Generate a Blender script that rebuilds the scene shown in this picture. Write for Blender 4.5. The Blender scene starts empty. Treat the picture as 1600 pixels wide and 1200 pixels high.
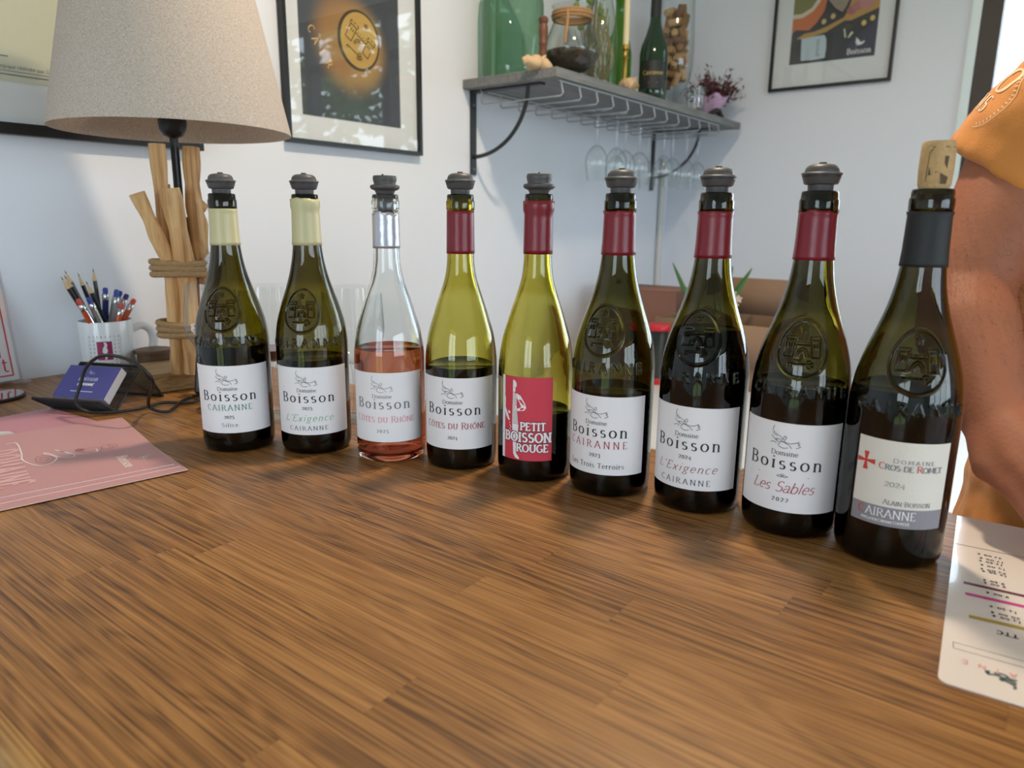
import bpy, bmesh, math, random
import numpy as np
from mathutils import Vector, Matrix, Euler, noise
from mathutils.bvhtree import BVHTree

random.seed(7)
scene = bpy.context.scene
COL = scene.collection
TZ = 0.95                       # height of the bar top above the floor
pi = math.pi
R_ = math.radians

# ------------------------------------------------------------------ camera
F_PX, PITCH, ROLL, CAM_H = 1122.04, R_(12.781), R_(0.6136), 0.2693
right = Vector((0.6088, -0.7934, 0)); fwd_h = Vector((0.7934, 0.6088, 0)); zup = Vector((0, 0, 1))
fwd = fwd_h * math.cos(PITCH) - zup * math.sin(PITCH)
upv = fwd_h * math.sin(PITCH) + zup * math.cos(PITCH)
cr = right * math.cos(ROLL) + upv * math.sin(ROLL)
cu = -right * math.sin(ROLL) + upv * math.cos(ROLL)
cam_d = bpy.data.cameras.new('camera'); cam = bpy.data.objects.new('camera', cam_d); COL.objects.link(cam)
cam_d.sensor_width = 36; cam_d.lens = F_PX / 1600 * 36; cam_d.clip_start = 0.02
M = Matrix((cr, cu, -fwd)).transposed().to_4x4(); M.translation = Vector((0, 0, TZ + CAM_H))
cam.matrix_world = M
cam_d.dof.use_dof = True; cam_d.dof.focus_distance = 0.78; cam_d.dof.aperture_fstop = 7.0
scene.camera = cam

# ------------------------------------------------------------------ world and exposure
scene.view_settings.view_transform = 'Standard'; scene.view_settings.look = 'None'
scene.view_settings.gamma = 1; scene.view_settings.use_curve_mapping = False
scene.view_settings.exposure = 0.0
w = bpy.data.worlds.new('sky'); scene.world = w; w.use_nodes = True
bgn = w.node_tree.nodes['Background']; bgn.inputs['Color'].default_value = (0.73, 0.87, 1.0, 1); bgn.inputs['Strength'].default_value = 7.4
cy = scene.cycles
cy.use_denoising = True; cy.max_bounces = 20; cy.transmission_bounces = 18; cy.transparent_max_bounces = 24
cy.diffuse_bounces = 5; cy.glossy_bounces = 6; cy.sample_clamp_indirect = 3.0; cy.blur_glossy = 0.6
cy.caustics_reflective = False

ROOM_X0, ROOM_X1, ROOM_Y0, ROOM_Y1, CEIL = -2.3, 2.837, -3.2, 1.374, 1.55
WIN = dict(right=(-2.3, 0.335, 0.06, 1.38), left=(-0.75, 0.55, -0.85, 1.25), rear_added=(-1.6, 1.6, -0.1, 1.2))  # the rear opening is an added one, there for ambient light
def portal(name, loc, rot, sx, sy):
    l = bpy.data.lights.new(name, 'AREA'); l.shape = 'RECTANGLE'; l.size = sx; l.size_y = sy; l.cycles.is_portal = True
    o = bpy.data.objects.new(name, l); COL.objects.link(o); o.location = (loc[0], loc[1], loc[2] + TZ); o.rotation_euler = rot
    return o
a, b, c, d = WIN['right']; portal('window_daylight_right', (ROOM_X1 + .2, (a + b) / 2, (c + d) / 2), (0, R_(90), 0), d - c, b - a)
a, b, c, d = WIN['left']; portal('window_daylight_left', (ROOM_X0 - .2, (a + b) / 2, (c + d) / 2), (0, R_(-90), 0), d - c, b - a)
a, b, c, d = WIN['rear_added']; portal('added_fill_daylight', ((a + b) / 2, ROOM_Y0 - .2, (c + d) / 2), (R_(90), 0, 0), b - a, d - c)  # daylight through an added, unseen rear opening that lifts the room's ambient light

# ------------------------------------------------------------------ materials
def lin(r, g=None, b=None):
    if g is None: r, g, b = r
    f = lambda v: (v / 255) / 12.92 if v / 255 <= .04045 else ((v / 255 + .055) / 1.055) ** 2.4
    return (f(r), f(g), f(b), 1)
MATS = {}
def mat(name, col=(200, 200, 200), rough=.5, metal=0, spec=.5, bump=0, bscale=200, var=0, vscale=8, emit=0, coat=0, sheen=0):
    if name in MATS: return MATS[name]
    m = bpy.data.materials.new(name); m.use_nodes = True; MATS[name] = m
    nt = m.node_tree; p = nt.nodes['Principled BSDF']
    p.inputs['Base Color'].default_value = lin(col); p.inputs['Roughness'].default_value = rough
    p.inputs['Metallic'].default_value = metal; p.inputs['Specular IOR Level'].default_value = spec
    p.inputs['Coat Weight'].default_value = coat
    if sheen: p.inputs['Sheen Weight'].default_value = sheen
    tc = nt.nodes.new('ShaderNodeTexCoord')
    if bump:
        n = nt.nodes.new('ShaderNodeTexNoise'); n.inputs['Scale'].default_value = bscale; n.inputs['Detail'].default_value = 4
        nt.links.new(tc.outputs['Object'], n.inputs['Vector'])
        bp = nt.nodes.new('ShaderNodeBump'); bp.inputs['Strength'].default_value = bump; bp.inputs['Distance'].default_value = .002
        nt.links.new(n.outputs['Fac'], bp.inputs['Height']); nt.links.new(bp.outputs['Normal'], p.inputs['Normal'])
    if var:
        n = nt.nodes.new('ShaderNodeTexNoise'); n.inputs['Scale'].default_value = vscale; n.inputs['Detail'].default_value = 6
        nt.links.new(tc.outputs['Object'], n.inputs['Vector'])
        mx = nt.nodes.new('ShaderNodeMix'); mx.data_type = 'RGBA'; L = lin(col)
        mx.inputs['A'].default_value = tuple(v * (1 - var) for v in L[:3]) + (1,); mx.inputs['B'].default_value = tuple(min(1, v * (1 + var)) for v in L[:3]) + (1,)
        nt.links.new(n.outputs['Fac'], mx.inputs['Factor']); nt.links.new(mx.outputs['Result'], p.inputs['Base Color'])
    return m
def glass_mat(name, col, ior=1.5, rough=0.0, sigma=None):
    if name in MATS: return MATS[name]
    m = bpy.data.materials.new(name); m.use_nodes = True; MATS[name] = m; nt = m.node_tree
    nt.nodes.remove(nt.nodes['Principled BSDF'])
    g = nt.nodes.new('ShaderNodeBsdfGlass'); g.inputs['Color'].default_value = (*col, 1); g.inputs['IOR'].default_value = ior; g.inputs['Roughness'].default_value = rough
    nt.links.new(g.outputs[0], nt.nodes['Material Output'].inputs['Surface'])
    if sigma:
        va = nt.nodes.new('ShaderNodeVolumeAbsorption'); dm = max(sigma); va.inputs['Density'].default_value = dm; va.inputs['Color'].default_value = (*[1 - q / dm for q in sigma], 1)
        nt.links.new(va.outputs[0], nt.nodes['Material Output'].inputs['Volume'])
    return m
def thin_glass(name, tint=(.97, .985, .98), edge=(.55, .6, .6), ior=1.45, rough=.0):
    """Thin-walled glass: clear sheet with Fresnel reflection, denser where the wall is seen edge-on."""
    if name in MATS: return MATS[name]
    m = bpy.data.materials.new(name); m.use_nodes = True; MATS[name] = m; nt = m.node_tree
    nt.nodes.remove(nt.nodes['Principled BSDF'])
    t = nt.nodes.new('ShaderNodeBsdfTransparent'); g = nt.nodes.new('ShaderNodeBsdfGlossy'); g.inputs['Roughness'].default_value = rough
    lw = nt.nodes.new('ShaderNodeLayerWeight'); lw.inputs['Blend'].default_value = .5
    pw = nt.nodes.new('ShaderNodeMath'); pw.operation = 'POWER'; pw.inputs[1].default_value = 5; nt.links.new(lw.outputs['Facing'], pw.inputs[0])
    fr = nt.nodes.new('ShaderNodeMath'); fr.operation = 'MULTIPLY_ADD'; fr.inputs[1].default_value = .9; fr.inputs[2].default_value = 2 * ((ior - 1) / (ior + 1)) ** 2; nt.links.new(pw.outputs[0], fr.inputs[0])
    ed = nt.nodes.new('ShaderNodeMath'); ed.operation = 'POWER'; ed.inputs[1].default_value = 3; nt.links.new(lw.outputs['Facing'], ed.inputs[0])
    mc = nt.nodes.new('ShaderNodeMix'); mc.data_type = 'RGBA'; mc.inputs['A'].default_value = (*tint, 1); mc.inputs['B'].default_value = (*edge, 1)
    nt.links.new(ed.outputs[0], mc.inputs['Factor']); nt.links.new(mc.outputs['Result'], t.inputs['Color'])
    mx = nt.nodes.new('ShaderNodeMixShader'); nt.links.new(fr.outputs[0], mx.inputs[0]); nt.links.new(t.outputs[0], mx.inputs[1]); nt.links.new(g.outputs[0], mx.inputs[2])
    nt.links.new(mx.outputs[0], nt.nodes['Material Output'].inputs['Surface'])
    return m

def wood_mat(name, c_dark, c_mid, c_light, along='Y', fine=1.0, rough=.42, rnd=.5, scale=1.0):
    """Grained wood; streaks run along one axis, each piece shifted and toned by its own random number."""
    m = bpy.data.materials.new(name); m.use_nodes = True; MATS[name] = m; nt = m.node_tree; N = nt.nodes; Lk = nt.links
    p = N['Principled BSDF']; p.inputs['Roughness'].default_value = rough
    geo = N.new('ShaderNodeNewGeometry'); oi = N.new('ShaderNodeObjectInfo')
    comb = N.new('ShaderNodeCombineXYZ')
    for i, k in enumerate((13.1, 57.7, 91.3)):
        mt = N.new('ShaderNodeMath'); mt.operation = 'MULTIPLY'; mt.inputs[1].default_value = k; Lk.new(oi.outputs['Random'], mt.inputs[0]); Lk.new(mt.outputs[0], comb.inputs[i])
    add = N.new('ShaderNodeVectorMath'); add.operation = 'ADD'; Lk.new(geo.outputs['Position'], add.inputs[0]); Lk.new(comb.outputs[0], add.inputs[1])
    def mapped(s):
        v = N.new('ShaderNodeVectorMath'); v.operation = 'MULTIPLY'; Lk.new(add.outputs[0], v.inputs[0])
        v.inputs[1].default_value = {'Y': (s[0], s[1], s[0]), 'X': (s[1], s[0], s[0]), 'Z': (s[0], s[0], s[1])}[along]; return v
    n1 = N.new('ShaderNodeTexNoise'); n1.inputs['Scale'].default_value = 1; n1.inputs['Detail'].default_value = 3; n1.inputs['Roughness'].default_value = .55
    Lk.new(mapped((640 * fine, 4.5 * fine)).outputs[0], n1.inputs['Vector'])
    n2 = N.new('ShaderNodeTexNoise'); n2.inputs['Scale'].default_value = 1; n2.inputs['Detail'].default_value = 3
    Lk.new(mapped((16 * fine, 2.0 * fine)).outputs[0], n2.inputs['Vector'])
    wv = N.new('ShaderNodeMath'); wv.operation = 'MULTIPLY'; wv.inputs[1].default_value = 110; Lk.new(n2.outputs['Fac'], wv.inputs[0])
    sn = N.new('ShaderNodeMath'); sn.operation = 'SINE'; Lk.new(wv.outputs[0], sn.inputs[0])
    mr = N.new('ShaderNodeMapRange'); mr.inputs['From Min'].default_value = -1; mr.inputs['From Max'].default_value = 1; Lk.new(sn.outputs[0], mr.inputs['Value'])
    mix = N.new('ShaderNodeMath'); mix.operation = 'MULTIPLY_ADD'; mix.inputs[1].default_value = .16; Lk.new(mr.outputs[0], mix.inputs[0])
    m2 = N.new('ShaderNodeMath'); m2.operation = 'MULTIPLY'; m2.inputs[1].default_value = 1.45; Lk.new(n1.outputs['Fac'], m2.inputs[0]); Lk.new(m2.outputs[0], mix.inputs[2])
    ra = N.new('ShaderNodeMath'); ra.operation = 'MULTIPLY_ADD'; ra.inputs[1].default_value = rnd; ra.inputs[2].default_value = -rnd / 2 - .30; Lk.new(oi.outputs['Random'], ra.inputs[0])
    tot = N.new('ShaderNodeMath'); tot.operation = 'ADD'; Lk.new(mix.outputs[0], tot.inputs[0]); Lk.new(ra.outputs[0], tot.inputs[1])
    cr_ = N.new('ShaderNodeValToRGB'); e = cr_.color_ramp.elements
    e[0].position = .2; e[0].color = lin(c_dark); e[1].position = .85; e[1].color = lin(c_light)
    k = e.new(.5); k.color = lin(c_mid)
    Lk.new(tot.outputs[0], cr_.inputs['Fac']); Lk.new(cr_.outputs['Color'], p.inputs['Base Color'])
    bp = N.new('ShaderNodeBump'); bp.inputs['Strength'].default_value = .12; bp.inputs['Distance'].default_value = .001; Lk.new(n1.outputs['Fac'], bp.inputs['Height']); Lk.new(bp.outputs['Normal'], p.inputs['Normal'])
    return m

WALL = mat('wall_paint', (228, 232, 241), .75, bump=.05, bscale=90)
CEILM = mat('ceiling_paint', (240, 240, 238), .8)
FLOORM = mat('floor_tile', (150, 148, 144), .45, var=.12)
WHITE = mat('white_lacquer', (236, 236, 236), .35)
BLACKM = mat('black_metal', (22, 22, 24), .4)
BLACKP = mat('black_plastic', (20, 20, 22), .45)
BROWNF = mat('dark_brown_frame', (58, 48, 44), .5)
OAK = wood_mat('oiled_oak', (84, 52, 24), (142, 97, 51), (174, 126, 73), 'Y', 1.0, .40, .24)
OAKEDGE = wood_mat('oak_edge', (130, 88, 40), (172, 126, 66), (200, 156, 92), 'Y', 1.0, .45, .3)
DRIFT = wood_mat('peeled_branch', (164, 118, 70), (206, 158, 102), (226, 186, 132), 'Z', .25, .6, .4)
BLOCKW = wood_mat('raw_block', (130, 100, 62), (164, 130, 86), (186, 152, 108), 'X', .4, .6, .2)
ROPE = mat('jute_rope', (172, 140, 100), .9, bump=.8, bscale=500, var=.3, vscale=250)
TWINE = mat('twine', (165, 128, 90), .9, bump=.8, bscale=400, var=.3, vscale=200)
LINEN = None
RED = mat('capsule_red', (126, 20, 36), .33, spec=.5, bump=.15, bscale=120)
CREAM = mat('capsule_cream', (200, 190, 146), .35)
SILVER = mat('capsule_silver', (196, 194, 202), .28, metal=.6, bump=.2, bscale=150)
CAPBLACK = mat('capsule_black', (30, 30, 32), .6)
GREY = mat('stopper_grey', (80, 76, 76), .45)
GREYD = mat('stopper_dark', (30, 29, 30), .5)
PAPER = mat('label_paper', (238, 234, 236), .6)
PAPERC = mat('label_cream', (226, 219, 208), .7, bump=.25, bscale=900)
INK = mat('ink_black', (34, 32, 38), .6)
INKG = mat('ink_grey', (120, 118, 124), .6)
INKRED = mat('ink_red', (170, 52, 62), .6)
INKROSE = mat('ink_rose', (224, 150, 160), .6)
INKGREEN = mat('ink_green', (74, 132, 110), .6)
INKGR2 = mat('ink_light_green', (90, 168, 84), .6)
INKBORD = mat('ink_bordeaux', (132, 40, 50), .6)
LABRED = mat('label_red', (206, 58, 76), .55)
LABGREY = mat('label_grey', (140, 136, 142), .6)
CROSSRED = mat('cross_red', (206, 62, 52), .6)
THIN = thin_glass('clear_glass')
PANE = thin_glass('window_pane', (.97, .98, .98), (.9, .93, .93))
ACRYL = thin_glass('acrylic', (.97, .97, .98), (.8, .82, .85))

# ------------------------------------------------------------------ mesh helpers
def mesh(name, verts, faces, smooth=None):
    me = bpy.data.meshes.new(name); me.from_pydata([tuple(map(float, v)) for v in verts], [], [tuple(int(i) for i in f) for f in faces]); me.update()
    if smooth is not None:
        me.polygons.foreach_set('use_smooth', [True] * len(me.polygons))
        if smooth < 179: me.set_sharp_from_angle(angle=R_(smooth))
    return me
def fixn(me):
    bm = bmesh.new(); bm.from_mesh(me); bmesh.ops.recalc_face_normals(bm, faces=bm.faces); bm.to_mesh(me); bm.free(); return me
def link(name, me, m=None, parent=None, loc=(0, 0, 0), rot=(0, 0, 0)):
    o = bpy.data.objects.new(name, me); COL.objects.link(o)
    if parent is not None: o.parent = parent; o.location = loc
    else: o.location = (loc[0], loc[1], loc[2] + TZ)
    o.rotation_euler = rot
    if m is not None and me is not None and not me.materials: me.materials.append(m)
    return o
def thing(name, label, cat, loc=(0, 0, 0), rot=(0, 0, 0), group=None):
    return tag(link(name, None, None, None, loc, rot), label, cat, group)
def tag(o, label=None, cat=None, group=None, kind=None):
    if label: o['label'] = label
    if cat: o['category'] = cat
    if group: o['group'] = group
    if kind: o['kind'] = kind
    return o
def struct(o): o['kind'] = 'structure'; return o
class MB:
    def __init__(s): s.v = []; s.f = []
    def add(s, v, f):
        k = len(s.v); s.v += [tuple(x) for x in v]; s.f += [tuple(i + k for i in q) for q in f]; return s
    def box(s, c, d, rz=0):
        x, y, z = d[0] / 2, d[1] / 2, d[2] / 2; ca, sa = math.cos(rz), math.sin(rz)
        v = [(c[0] + i * x * ca - j * y * sa, c[1] + i * x * sa + j * y * ca, c[2] + k * z) for i in (-1, 1) for j in (-1, 1) for k in (-1, 1)]
        return s.add(v, [(0, 1, 3, 2), (4, 6, 7, 5), (0, 4, 5, 1), (2, 3, 7, 6), (0, 2, 6, 4), (1, 5, 7, 3)])
    def lathe(s, prof, seg=32, cx=0, cy=0, a0=0, a1=2 * pi):
        full = abs(a1 - a0 - 2 * pi) < 1e-6; n = seg if full else seg + 1; k = len(s.v)
        for r, z in prof:
            for j in range(n):
                t = a0 + (a1 - a0) * j / seg; s.v.append((cx + r * math.cos(t), cy + r * math.sin(t), z))
        for i in range(len(prof) - 1):
            for j in range(seg):
                j2 = (j + 1) % n
                s.f.append((k + i * n + j, k + i * n + j2, k + (i + 1) * n + j2, k + (i + 1) * n + j))
        return s
    def tube(s, pts, rad, seg=8, cap=True, flat=1.0):
        pts = [Vector(p) for p in pts]; n = len(pts); k = len(s.v)
        rad = [rad] * n if not hasattr(rad, '__len__') else rad
        prev = None
        for i, p in enumerate(pts):
            t = (pts[min(i + 1, n - 1)] - pts[max(i - 1, 0)]).normalized()
            if prev is None: u = t.orthogonal().normalized()
            else:
                u = prev - t * prev.dot(t); u = u.normalized() if u.length > 1e-6 else t.orthogonal().normalized()
            prev = u; v = t.cross(u)
            for j in range(seg):
                an = 2 * pi * j / seg; s.v.append(tuple(p + (u * math.cos(an) + v * math.sin(an) * flat) * rad[i]))
        for i in range(n - 1):
            for j in range(seg): s.f.append((k + i * seg + j, k + i * seg + (j + 1) % seg, k + (i + 1) * seg + (j + 1) % seg, k + (i + 1) * seg + j))
        if cap: s.f.append(tuple(k + j for j in reversed(range(seg)))); s.f.append(tuple(k + (n - 1) * seg + j for j in range(seg)))
        return s
    def poly(s, pts, m=None):
        k = len(s.v); s.v += [tuple(p) for p in pts]; s.f.append(tuple(range(k, k + len(pts)))); return s
    def build(s, name, m, parent=None, loc=(0, 0, 0), rot=(0, 0, 0), smooth=40, fix=True):
        me = mesh(name, s.v, s.f, smooth)
        if fix: fixn(me)
        return link(name, me, m, parent, loc, rot)
def box(name, c, d, m, parent=None, rz=0, bevel=0, loc=None):
    """box with its own origin at its centre"""
    mb = MB().box((0, 0, 0), d); o = mb.build(name, m, parent, c, (0, 0, rz), smooth=30)
    if bevel:
        b = o.modifiers.new('bevel', 'BEVEL'); b.width = bevel; b.segments = 2; b.limit_method = 'ANGLE'
    return o
def smooth_curve(pts, n=6):
    P = [np.array(p, float) for p in pts]; P = [2 * P[0] - P[1]] + P + [2 * P[-1] - P[-2]]; out = []
    for i in range(1, len(P) - 2):
        for k in range(n):
            t = k / n; p0, p1, p2, p3 = P[i - 1:i + 3]
            out.append(.5 * ((2 * p1) + (-p0 + p2) * t + (2 * p0 - 5 * p1 + 4 * p2 - p3) * t * t + (-p0 + 3 * p1 - 3 * p2 + p3) * t ** 3))
    out.append(P[-2]); return [tuple(p) for p in out]
def copy_tree(o, parent=None):
    c = o.copy(); COL.objects.link(c); c.parent = parent
    for ch in list(o.children): copy_tree(ch, c)
    return c

# ------------------------------------------------------------------ lettering: a small stroke alphabet
def E_(cx, cy, rx, ry, a0, a1, n=14): return [(cx + rx * math.cos(R_(a0 + (a1 - a0) * i / n)), cy + ry * math.sin(R_(a0 + (a1 - a0) * i / n))) for i in range(n + 1)]
st = lambda x, a=0, b=1: [(x, a), (x, b)]
G = {
 ' ': (.36, []),
 'A': (.8, [[(.04, 0), (.4, 1)], [(.4, 1), (.78, 0)], [(.17, .34), (.64, .34)]]),
 'B': (.68, [st(.12), [(.12, 1), (.32, 1)] + E_(.32, .765, .23, .235, 90, -90) + [(.12, .53)], [(.12, .53), (.34, .53)] + E_(.34, .265, .27, .265, 90, -90) + [(.12, 0)]]),
 'C': (.78, [E_(.44, .5, .37, .5, 48, 312, 22)]),
 'D': (.84, [st(.12), [(.12, 1), (.34, 1)] + E_(.34, .5, .42, .5, 90, -90, 20) + [(.12, 0)]]),
 'E': (.64, [st(.12), [(.12, 1), (.54, 1), (.56, .86)], [(.12, .52), (.46, .52)], [(.12, 0), (.56, 0), (.6, .16)]]),
 'G': (.84, [E_(.44, .5, .37, .5, 48, 330, 22), [(.76, .06), (.76, .42), (.56, .42)]]),
 'H': (.84, [st(.12), st(.72), [(.12, .52), (.72, .52)]]),
 'I': (.3, [st(.15)]),
 'L': (.6, [st(.12), [(.12, 0), (.54, 0), (.57, .16)]]),
 'M': (1.0, [[(.12, 0), (.16, 1)], [(.16, 1), (.5, .1), (.84, 1)], [(.84, 1), (.88, 0)]]),
 'N': (.84, [st(.12), [(.12, 1), (.72, 0)], st(.72)]),
 'O': (.9, [E_(.45, .5, .38, .5, 90, 450, 28)]),
 'P': (.64, [st(.12), [(.12, 1), (.34, 1)] + E_(.34, .74, .25, .26, 90, -90) + [(.12, .48)]]),
 'R': (.74, [st(.12), [(.12, 1), (.34, 1)] + E_(.34, .76, .25, .24, 90, -90) + [(.12, .52)], [(.34, .52), (.72, 0)]]),
 'S': (.62, [E_(.31, .75, .21, .25, 35, 270, 14) + E_(.31, .26, .24, .26, 90, -145, 14)]),
 'T': (.72, [st(.36), [(.06, .86), (.06, 1), (.66, 1), (.66, .86)]]),
 'U': (.82, [[(.12, 1), (.12, .34)] + E_(.41, .34, .29, .34, 180, 360) + [(.7, 1)]]),
 'X': (.76, [[(.06, 1), (.7, 0)], [(.68, 1), (.06, 0)]]),
 'F': (.6, [st(.12), [(.12, 1), (.54, 1), (.56, .86)], [(.12, .52), (.46, .52)]]),
 'a': (.54, [E_(.24, .46, .18, .2, 160, 0, 10) + [(.42, .1), (.5, 0)], E_(.24, .18, .18, .19, 60, 360, 14)]),
 'b': (.58, [st(.1, 0, 1.02), E_(.3, .32, .22, .33, 90, 450, 18)]),
 'c': (.5, [E_(.28, .33, .22, .33, 50, 310, 16)]),
 'd': (.6, [st(.5, 0, 1.02), E_(.28, .32, .22, .33, 90, 450, 18)]),
 'e': (.54, [[(.07, .35), (.48, .35)] + E_(.28, .33, .21, .33, 5, 315, 18)]),
 'g': (.56, [E_(.26, .42, .18, .22, 90, 450, 16), [(.42, .6), (.54, .66)], [(.2, .22), (.14, .1), (.34, .04), (.48, -.06), (.42, -.24), (.2, -.28), (.06, -.2), (.1, -.08), (.2, 0)]]),
 'i': (.28, [st(.14, 0, .65), [(.14, .88), (.14, .97)]]),
 'l': (.28, [st(.14, 0, 1.02)]),
 'm': (.92, [st(.12, 0, .65), [(.12, .46)] + E_(.29, .47, .17, .18, 170, 0, 10) + [(.46, 0)], [(.46, .46)] + E_(.63, .47, .17, .18, 170, 0, 10) + [(.8, 0)]]),
 'n': (.62, [st(.12, 0, .65), [(.12, .42)] + E_(.31, .44, .19, .21, 170, 0, 10) + [(.5, 0)]]),
 'o': (.62, [E_(.31, .33, .25, .33, 90, 450, 20)]),
 'r': (.44, [st(.12, 0, .65), [(.12, .4), (.2, .56), (.3, .64), (.4, .6)]]),
 's': (.46, [E_(.23, .49, .15, .16, 35, 270, 10) + E_(.23, .17, .17, .17, 90, -145, 10)]),
 't': (.38, [[(.16, .86), (.16, .12), (.24, .01), (.36, .06)], [(.04, .63), (.34, .63)]]),
 'x': (.54, [[(.06, .65), (.48, 0)], [(.48, .65), (.06, 0)]]),
 '0': (.58, [E_(.29, .34, .22, .34, 90, 450, 20)]),
 '1': (.4, [[(.08, .8), (.2, 1), (.2, 0)]]),
 '2': (.56, [E_(.27, .5, .19, .19, 160, -40, 12) + [(.06, .0), (.5, .0)]]),
 '3': (.52, [E_(.24, .5, .17, .18, 140, -80, 10) + E_(.23, .05, .2, .27, 80, -140, 10)]),
 '4': (.58, [[(.4, -.2), (.4, .68), (.05, .14), (.54, .14)]]),
 '5': (.52, [[(.46, .68), (.16, .68), (.12, .36)] + E_(.24, .12, .21, .26, 110, -140, 12)]),
 '7': (.5, [[(.06, .68), (.48, .68), (.2, -.2)]]),
 '9': (.54, [E_(.27, .46, .18, .22, 0, 360, 16), [(.45, .46), (.42, .1), (.14, -.2)]]),
 '.': (.24, [[(.1, 0), (.1, .07)]]), ',': (.24, [[(.12, .06), (.06, -.12)]]), "'": (.2, [[(.1, 1), (.07, .78)]]),
 '-': (.4, [[(.06, .35), (.34, .35)]]),
}
G['€'] = (.6, [E_(.34, .34, .22, .34, 50, 310, 16), [(.02, .42), (.42, .42)], [(.02, .26), (.4, .26)]])
G['p'] = (.58, [st(.1, -.3, .65), E_(.3, .32, .22, .33, 90, 450, 18)]); G['q'] = (.58, [st(.48, -.3, .65), E_(.28, .32, .22, .33, 90, 450, 18)]); G['u'] = (.6, [[(.1, .65), (.1, .2)] + E_(.29, .2, .19, .2, 180, 360, 10) + [(.48, .65)], [(.48, .65), (.48, 0)]])
def acc(ch, strokes): return (G[ch][0], G[ch][1] + strokes)
G['Ô'] = acc('O', [[(.28, 1.1), (.45, 1.26), (.62, 1.1)]]); G['é'] = acc('e', [[(.2, .76), (.36, .92)]]); G['É'] = acc('E', [[(.28, 1.1), (.46, 1.26)]])
def text(s, size, thick=.13, thin=.05, serif=.0, shear=0, track=.1, sx=1.0, smallcaps=0):
    """strokes of a line of text centred on x=0, baseline y=0: list of (points, half widths)"""
    out = []; x = 0
    for ch in s:
        k = 1.0
        if smallcaps and ch.islower() : ch = ch.upper(); k = smallcaps
        elif smallcaps and ch == 'ô': ch = 'Ô'; k = smallcaps
        w, sts = G.get(ch, G[' '])
        for p in sts:
            pts = [((x + q[0] * sx * k + shear * q[1] * k) * size, q[1] * k * size) for q in p]
            hw = []
            for i in range(len(pts)):
                a_, b_ = pts[max(i - 1, 0)], pts[min(i + 1, len(pts) - 1)]
                l = math.hypot(b_[0] - a_[0], b_[1] - a_[1]) or 1; vert = abs(b_[1] - a_[1]) / l
                hw.append((thin + (thick - thin) * vert ** 1.5) * size / 2)
            out.append((pts, hw))
            if serif:
                for i, j in ((0, 1), (-1, -2)):
                    if len(p) < 2: continue
                    dx, dy = p[j][0] - p[i][0], p[j][1] - p[i][1]; l = math.hypot(dx, dy) or 1
                    if abs(dy) / l > .72 and abs(dy) > .3 and min(abs(p[i][1] - t) for t in (0, 1, .65, 1.02)) < .03:
                        q = pts[i]; out.append(([(q[0] - serif * size, q[1]), (q[0] + serif * size, q[1])], [thin * size * .55] * 2))
        x += w * sx * k + track
    W = (x - track) * size
    return [([(q[0] - W / 2, q[1]) for q in p], h) for p, h in out], W
def shift(strokes, dx, dy, rot=0, k=1):
    ca, sa = math.cos(rot), math.sin(rot)
    return [([(dx + k * (q[0] * ca - q[1] * sa), dy + k * (q[0] * sa + q[1] * ca)) for q in p], [v * k for v in h]) for p, h in strokes]
def ribbons(mb, strokes, fn0):
    for si, (pts, hw) in enumerate(strokes):
        n = len(pts)
        if n < 2: continue
        p_ = pts[n // 2]; o_, e1, e2 = (Vector(fn0(*q)) for q in (p_, (p_[0] + 1e-4, p_[1]), (p_[0], p_[1] + 1e-4)))
        lift = (e1 - o_).cross(e2 - o_).normalized() * ((si % 9) * 2.2e-5)      # overlapping strokes lie on one another, never in one plane
        fn = lambda x, y: tuple(Vector(fn0(x, y)) + lift)
        L, Rr = [], []
        for i in range(n):
            a_, b_ = pts[max(i - 1, 0)], pts[min(i + 1, n - 1)]
            l = math.hypot(b_[0] - a_[0], b_[1] - a_[1]) or 1e-9; nx, ny = -(b_[1] - a_[1]) / l, (b_[0] - a_[0]) / l
            L.append(fn(pts[i][0] + nx * hw[i], pts[i][1] + ny * hw[i])); Rr.append(fn(pts[i][0] - nx * hw[i], pts[i][1] - ny * hw[i]))
        k = len(mb.v); mb.v += [tuple(p) for p in L] + [tuple(p) for p in Rr]
        for i in range(n - 1): mb.f.append((k + n + i, k + n + i + 1, k + i + 1, k + i))
    return mb
def line(pts, wd): return [(list(pts), [wd / 2] * len(pts))]
def patch(mb, pts, fn, sub=1):
    """polygon given in label coordinates, mapped point by point"""
    k = len(mb.v); mb.v += [tuple(fn(*p)) for p in pts]; mb.f.append(tuple(range(k, k + len(pts)))); return mb
BIRD_PX = [[(395, 270), (385, 310), (390, 330), (420, 355), (470, 385)], [(385, 345), (402, 362), (430, 376)], [(375, 375), (400, 405), (430, 420)],
 [(470, 385), (480, 410), (492, 372), (505, 370), (512, 388), (497, 408), (502, 425)], [(410, 415), (440, 405), (480, 425), (540, 440), (590, 430), (622, 412)],
 [(622, 412), (610, 425), (630, 435), (615, 447), (635, 465), (600, 485)], [(415, 420), (450, 437), (485, 430), (540, 460), (562, 490)],
 [(462, 445), (445, 462), (455, 482), (490, 497), (530, 487)], [(370, 455), (400, 440), (430, 456)]]
def bird(size, wd=.02):
    return [(smooth_curve([((x - 505) / 270 * size, -(y - 385) / 270 * size) for x, y in s], 4), [wd * size / 2] * ((len(s) - 1) * 4 + 1)) for s in BIRD_PX]

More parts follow.
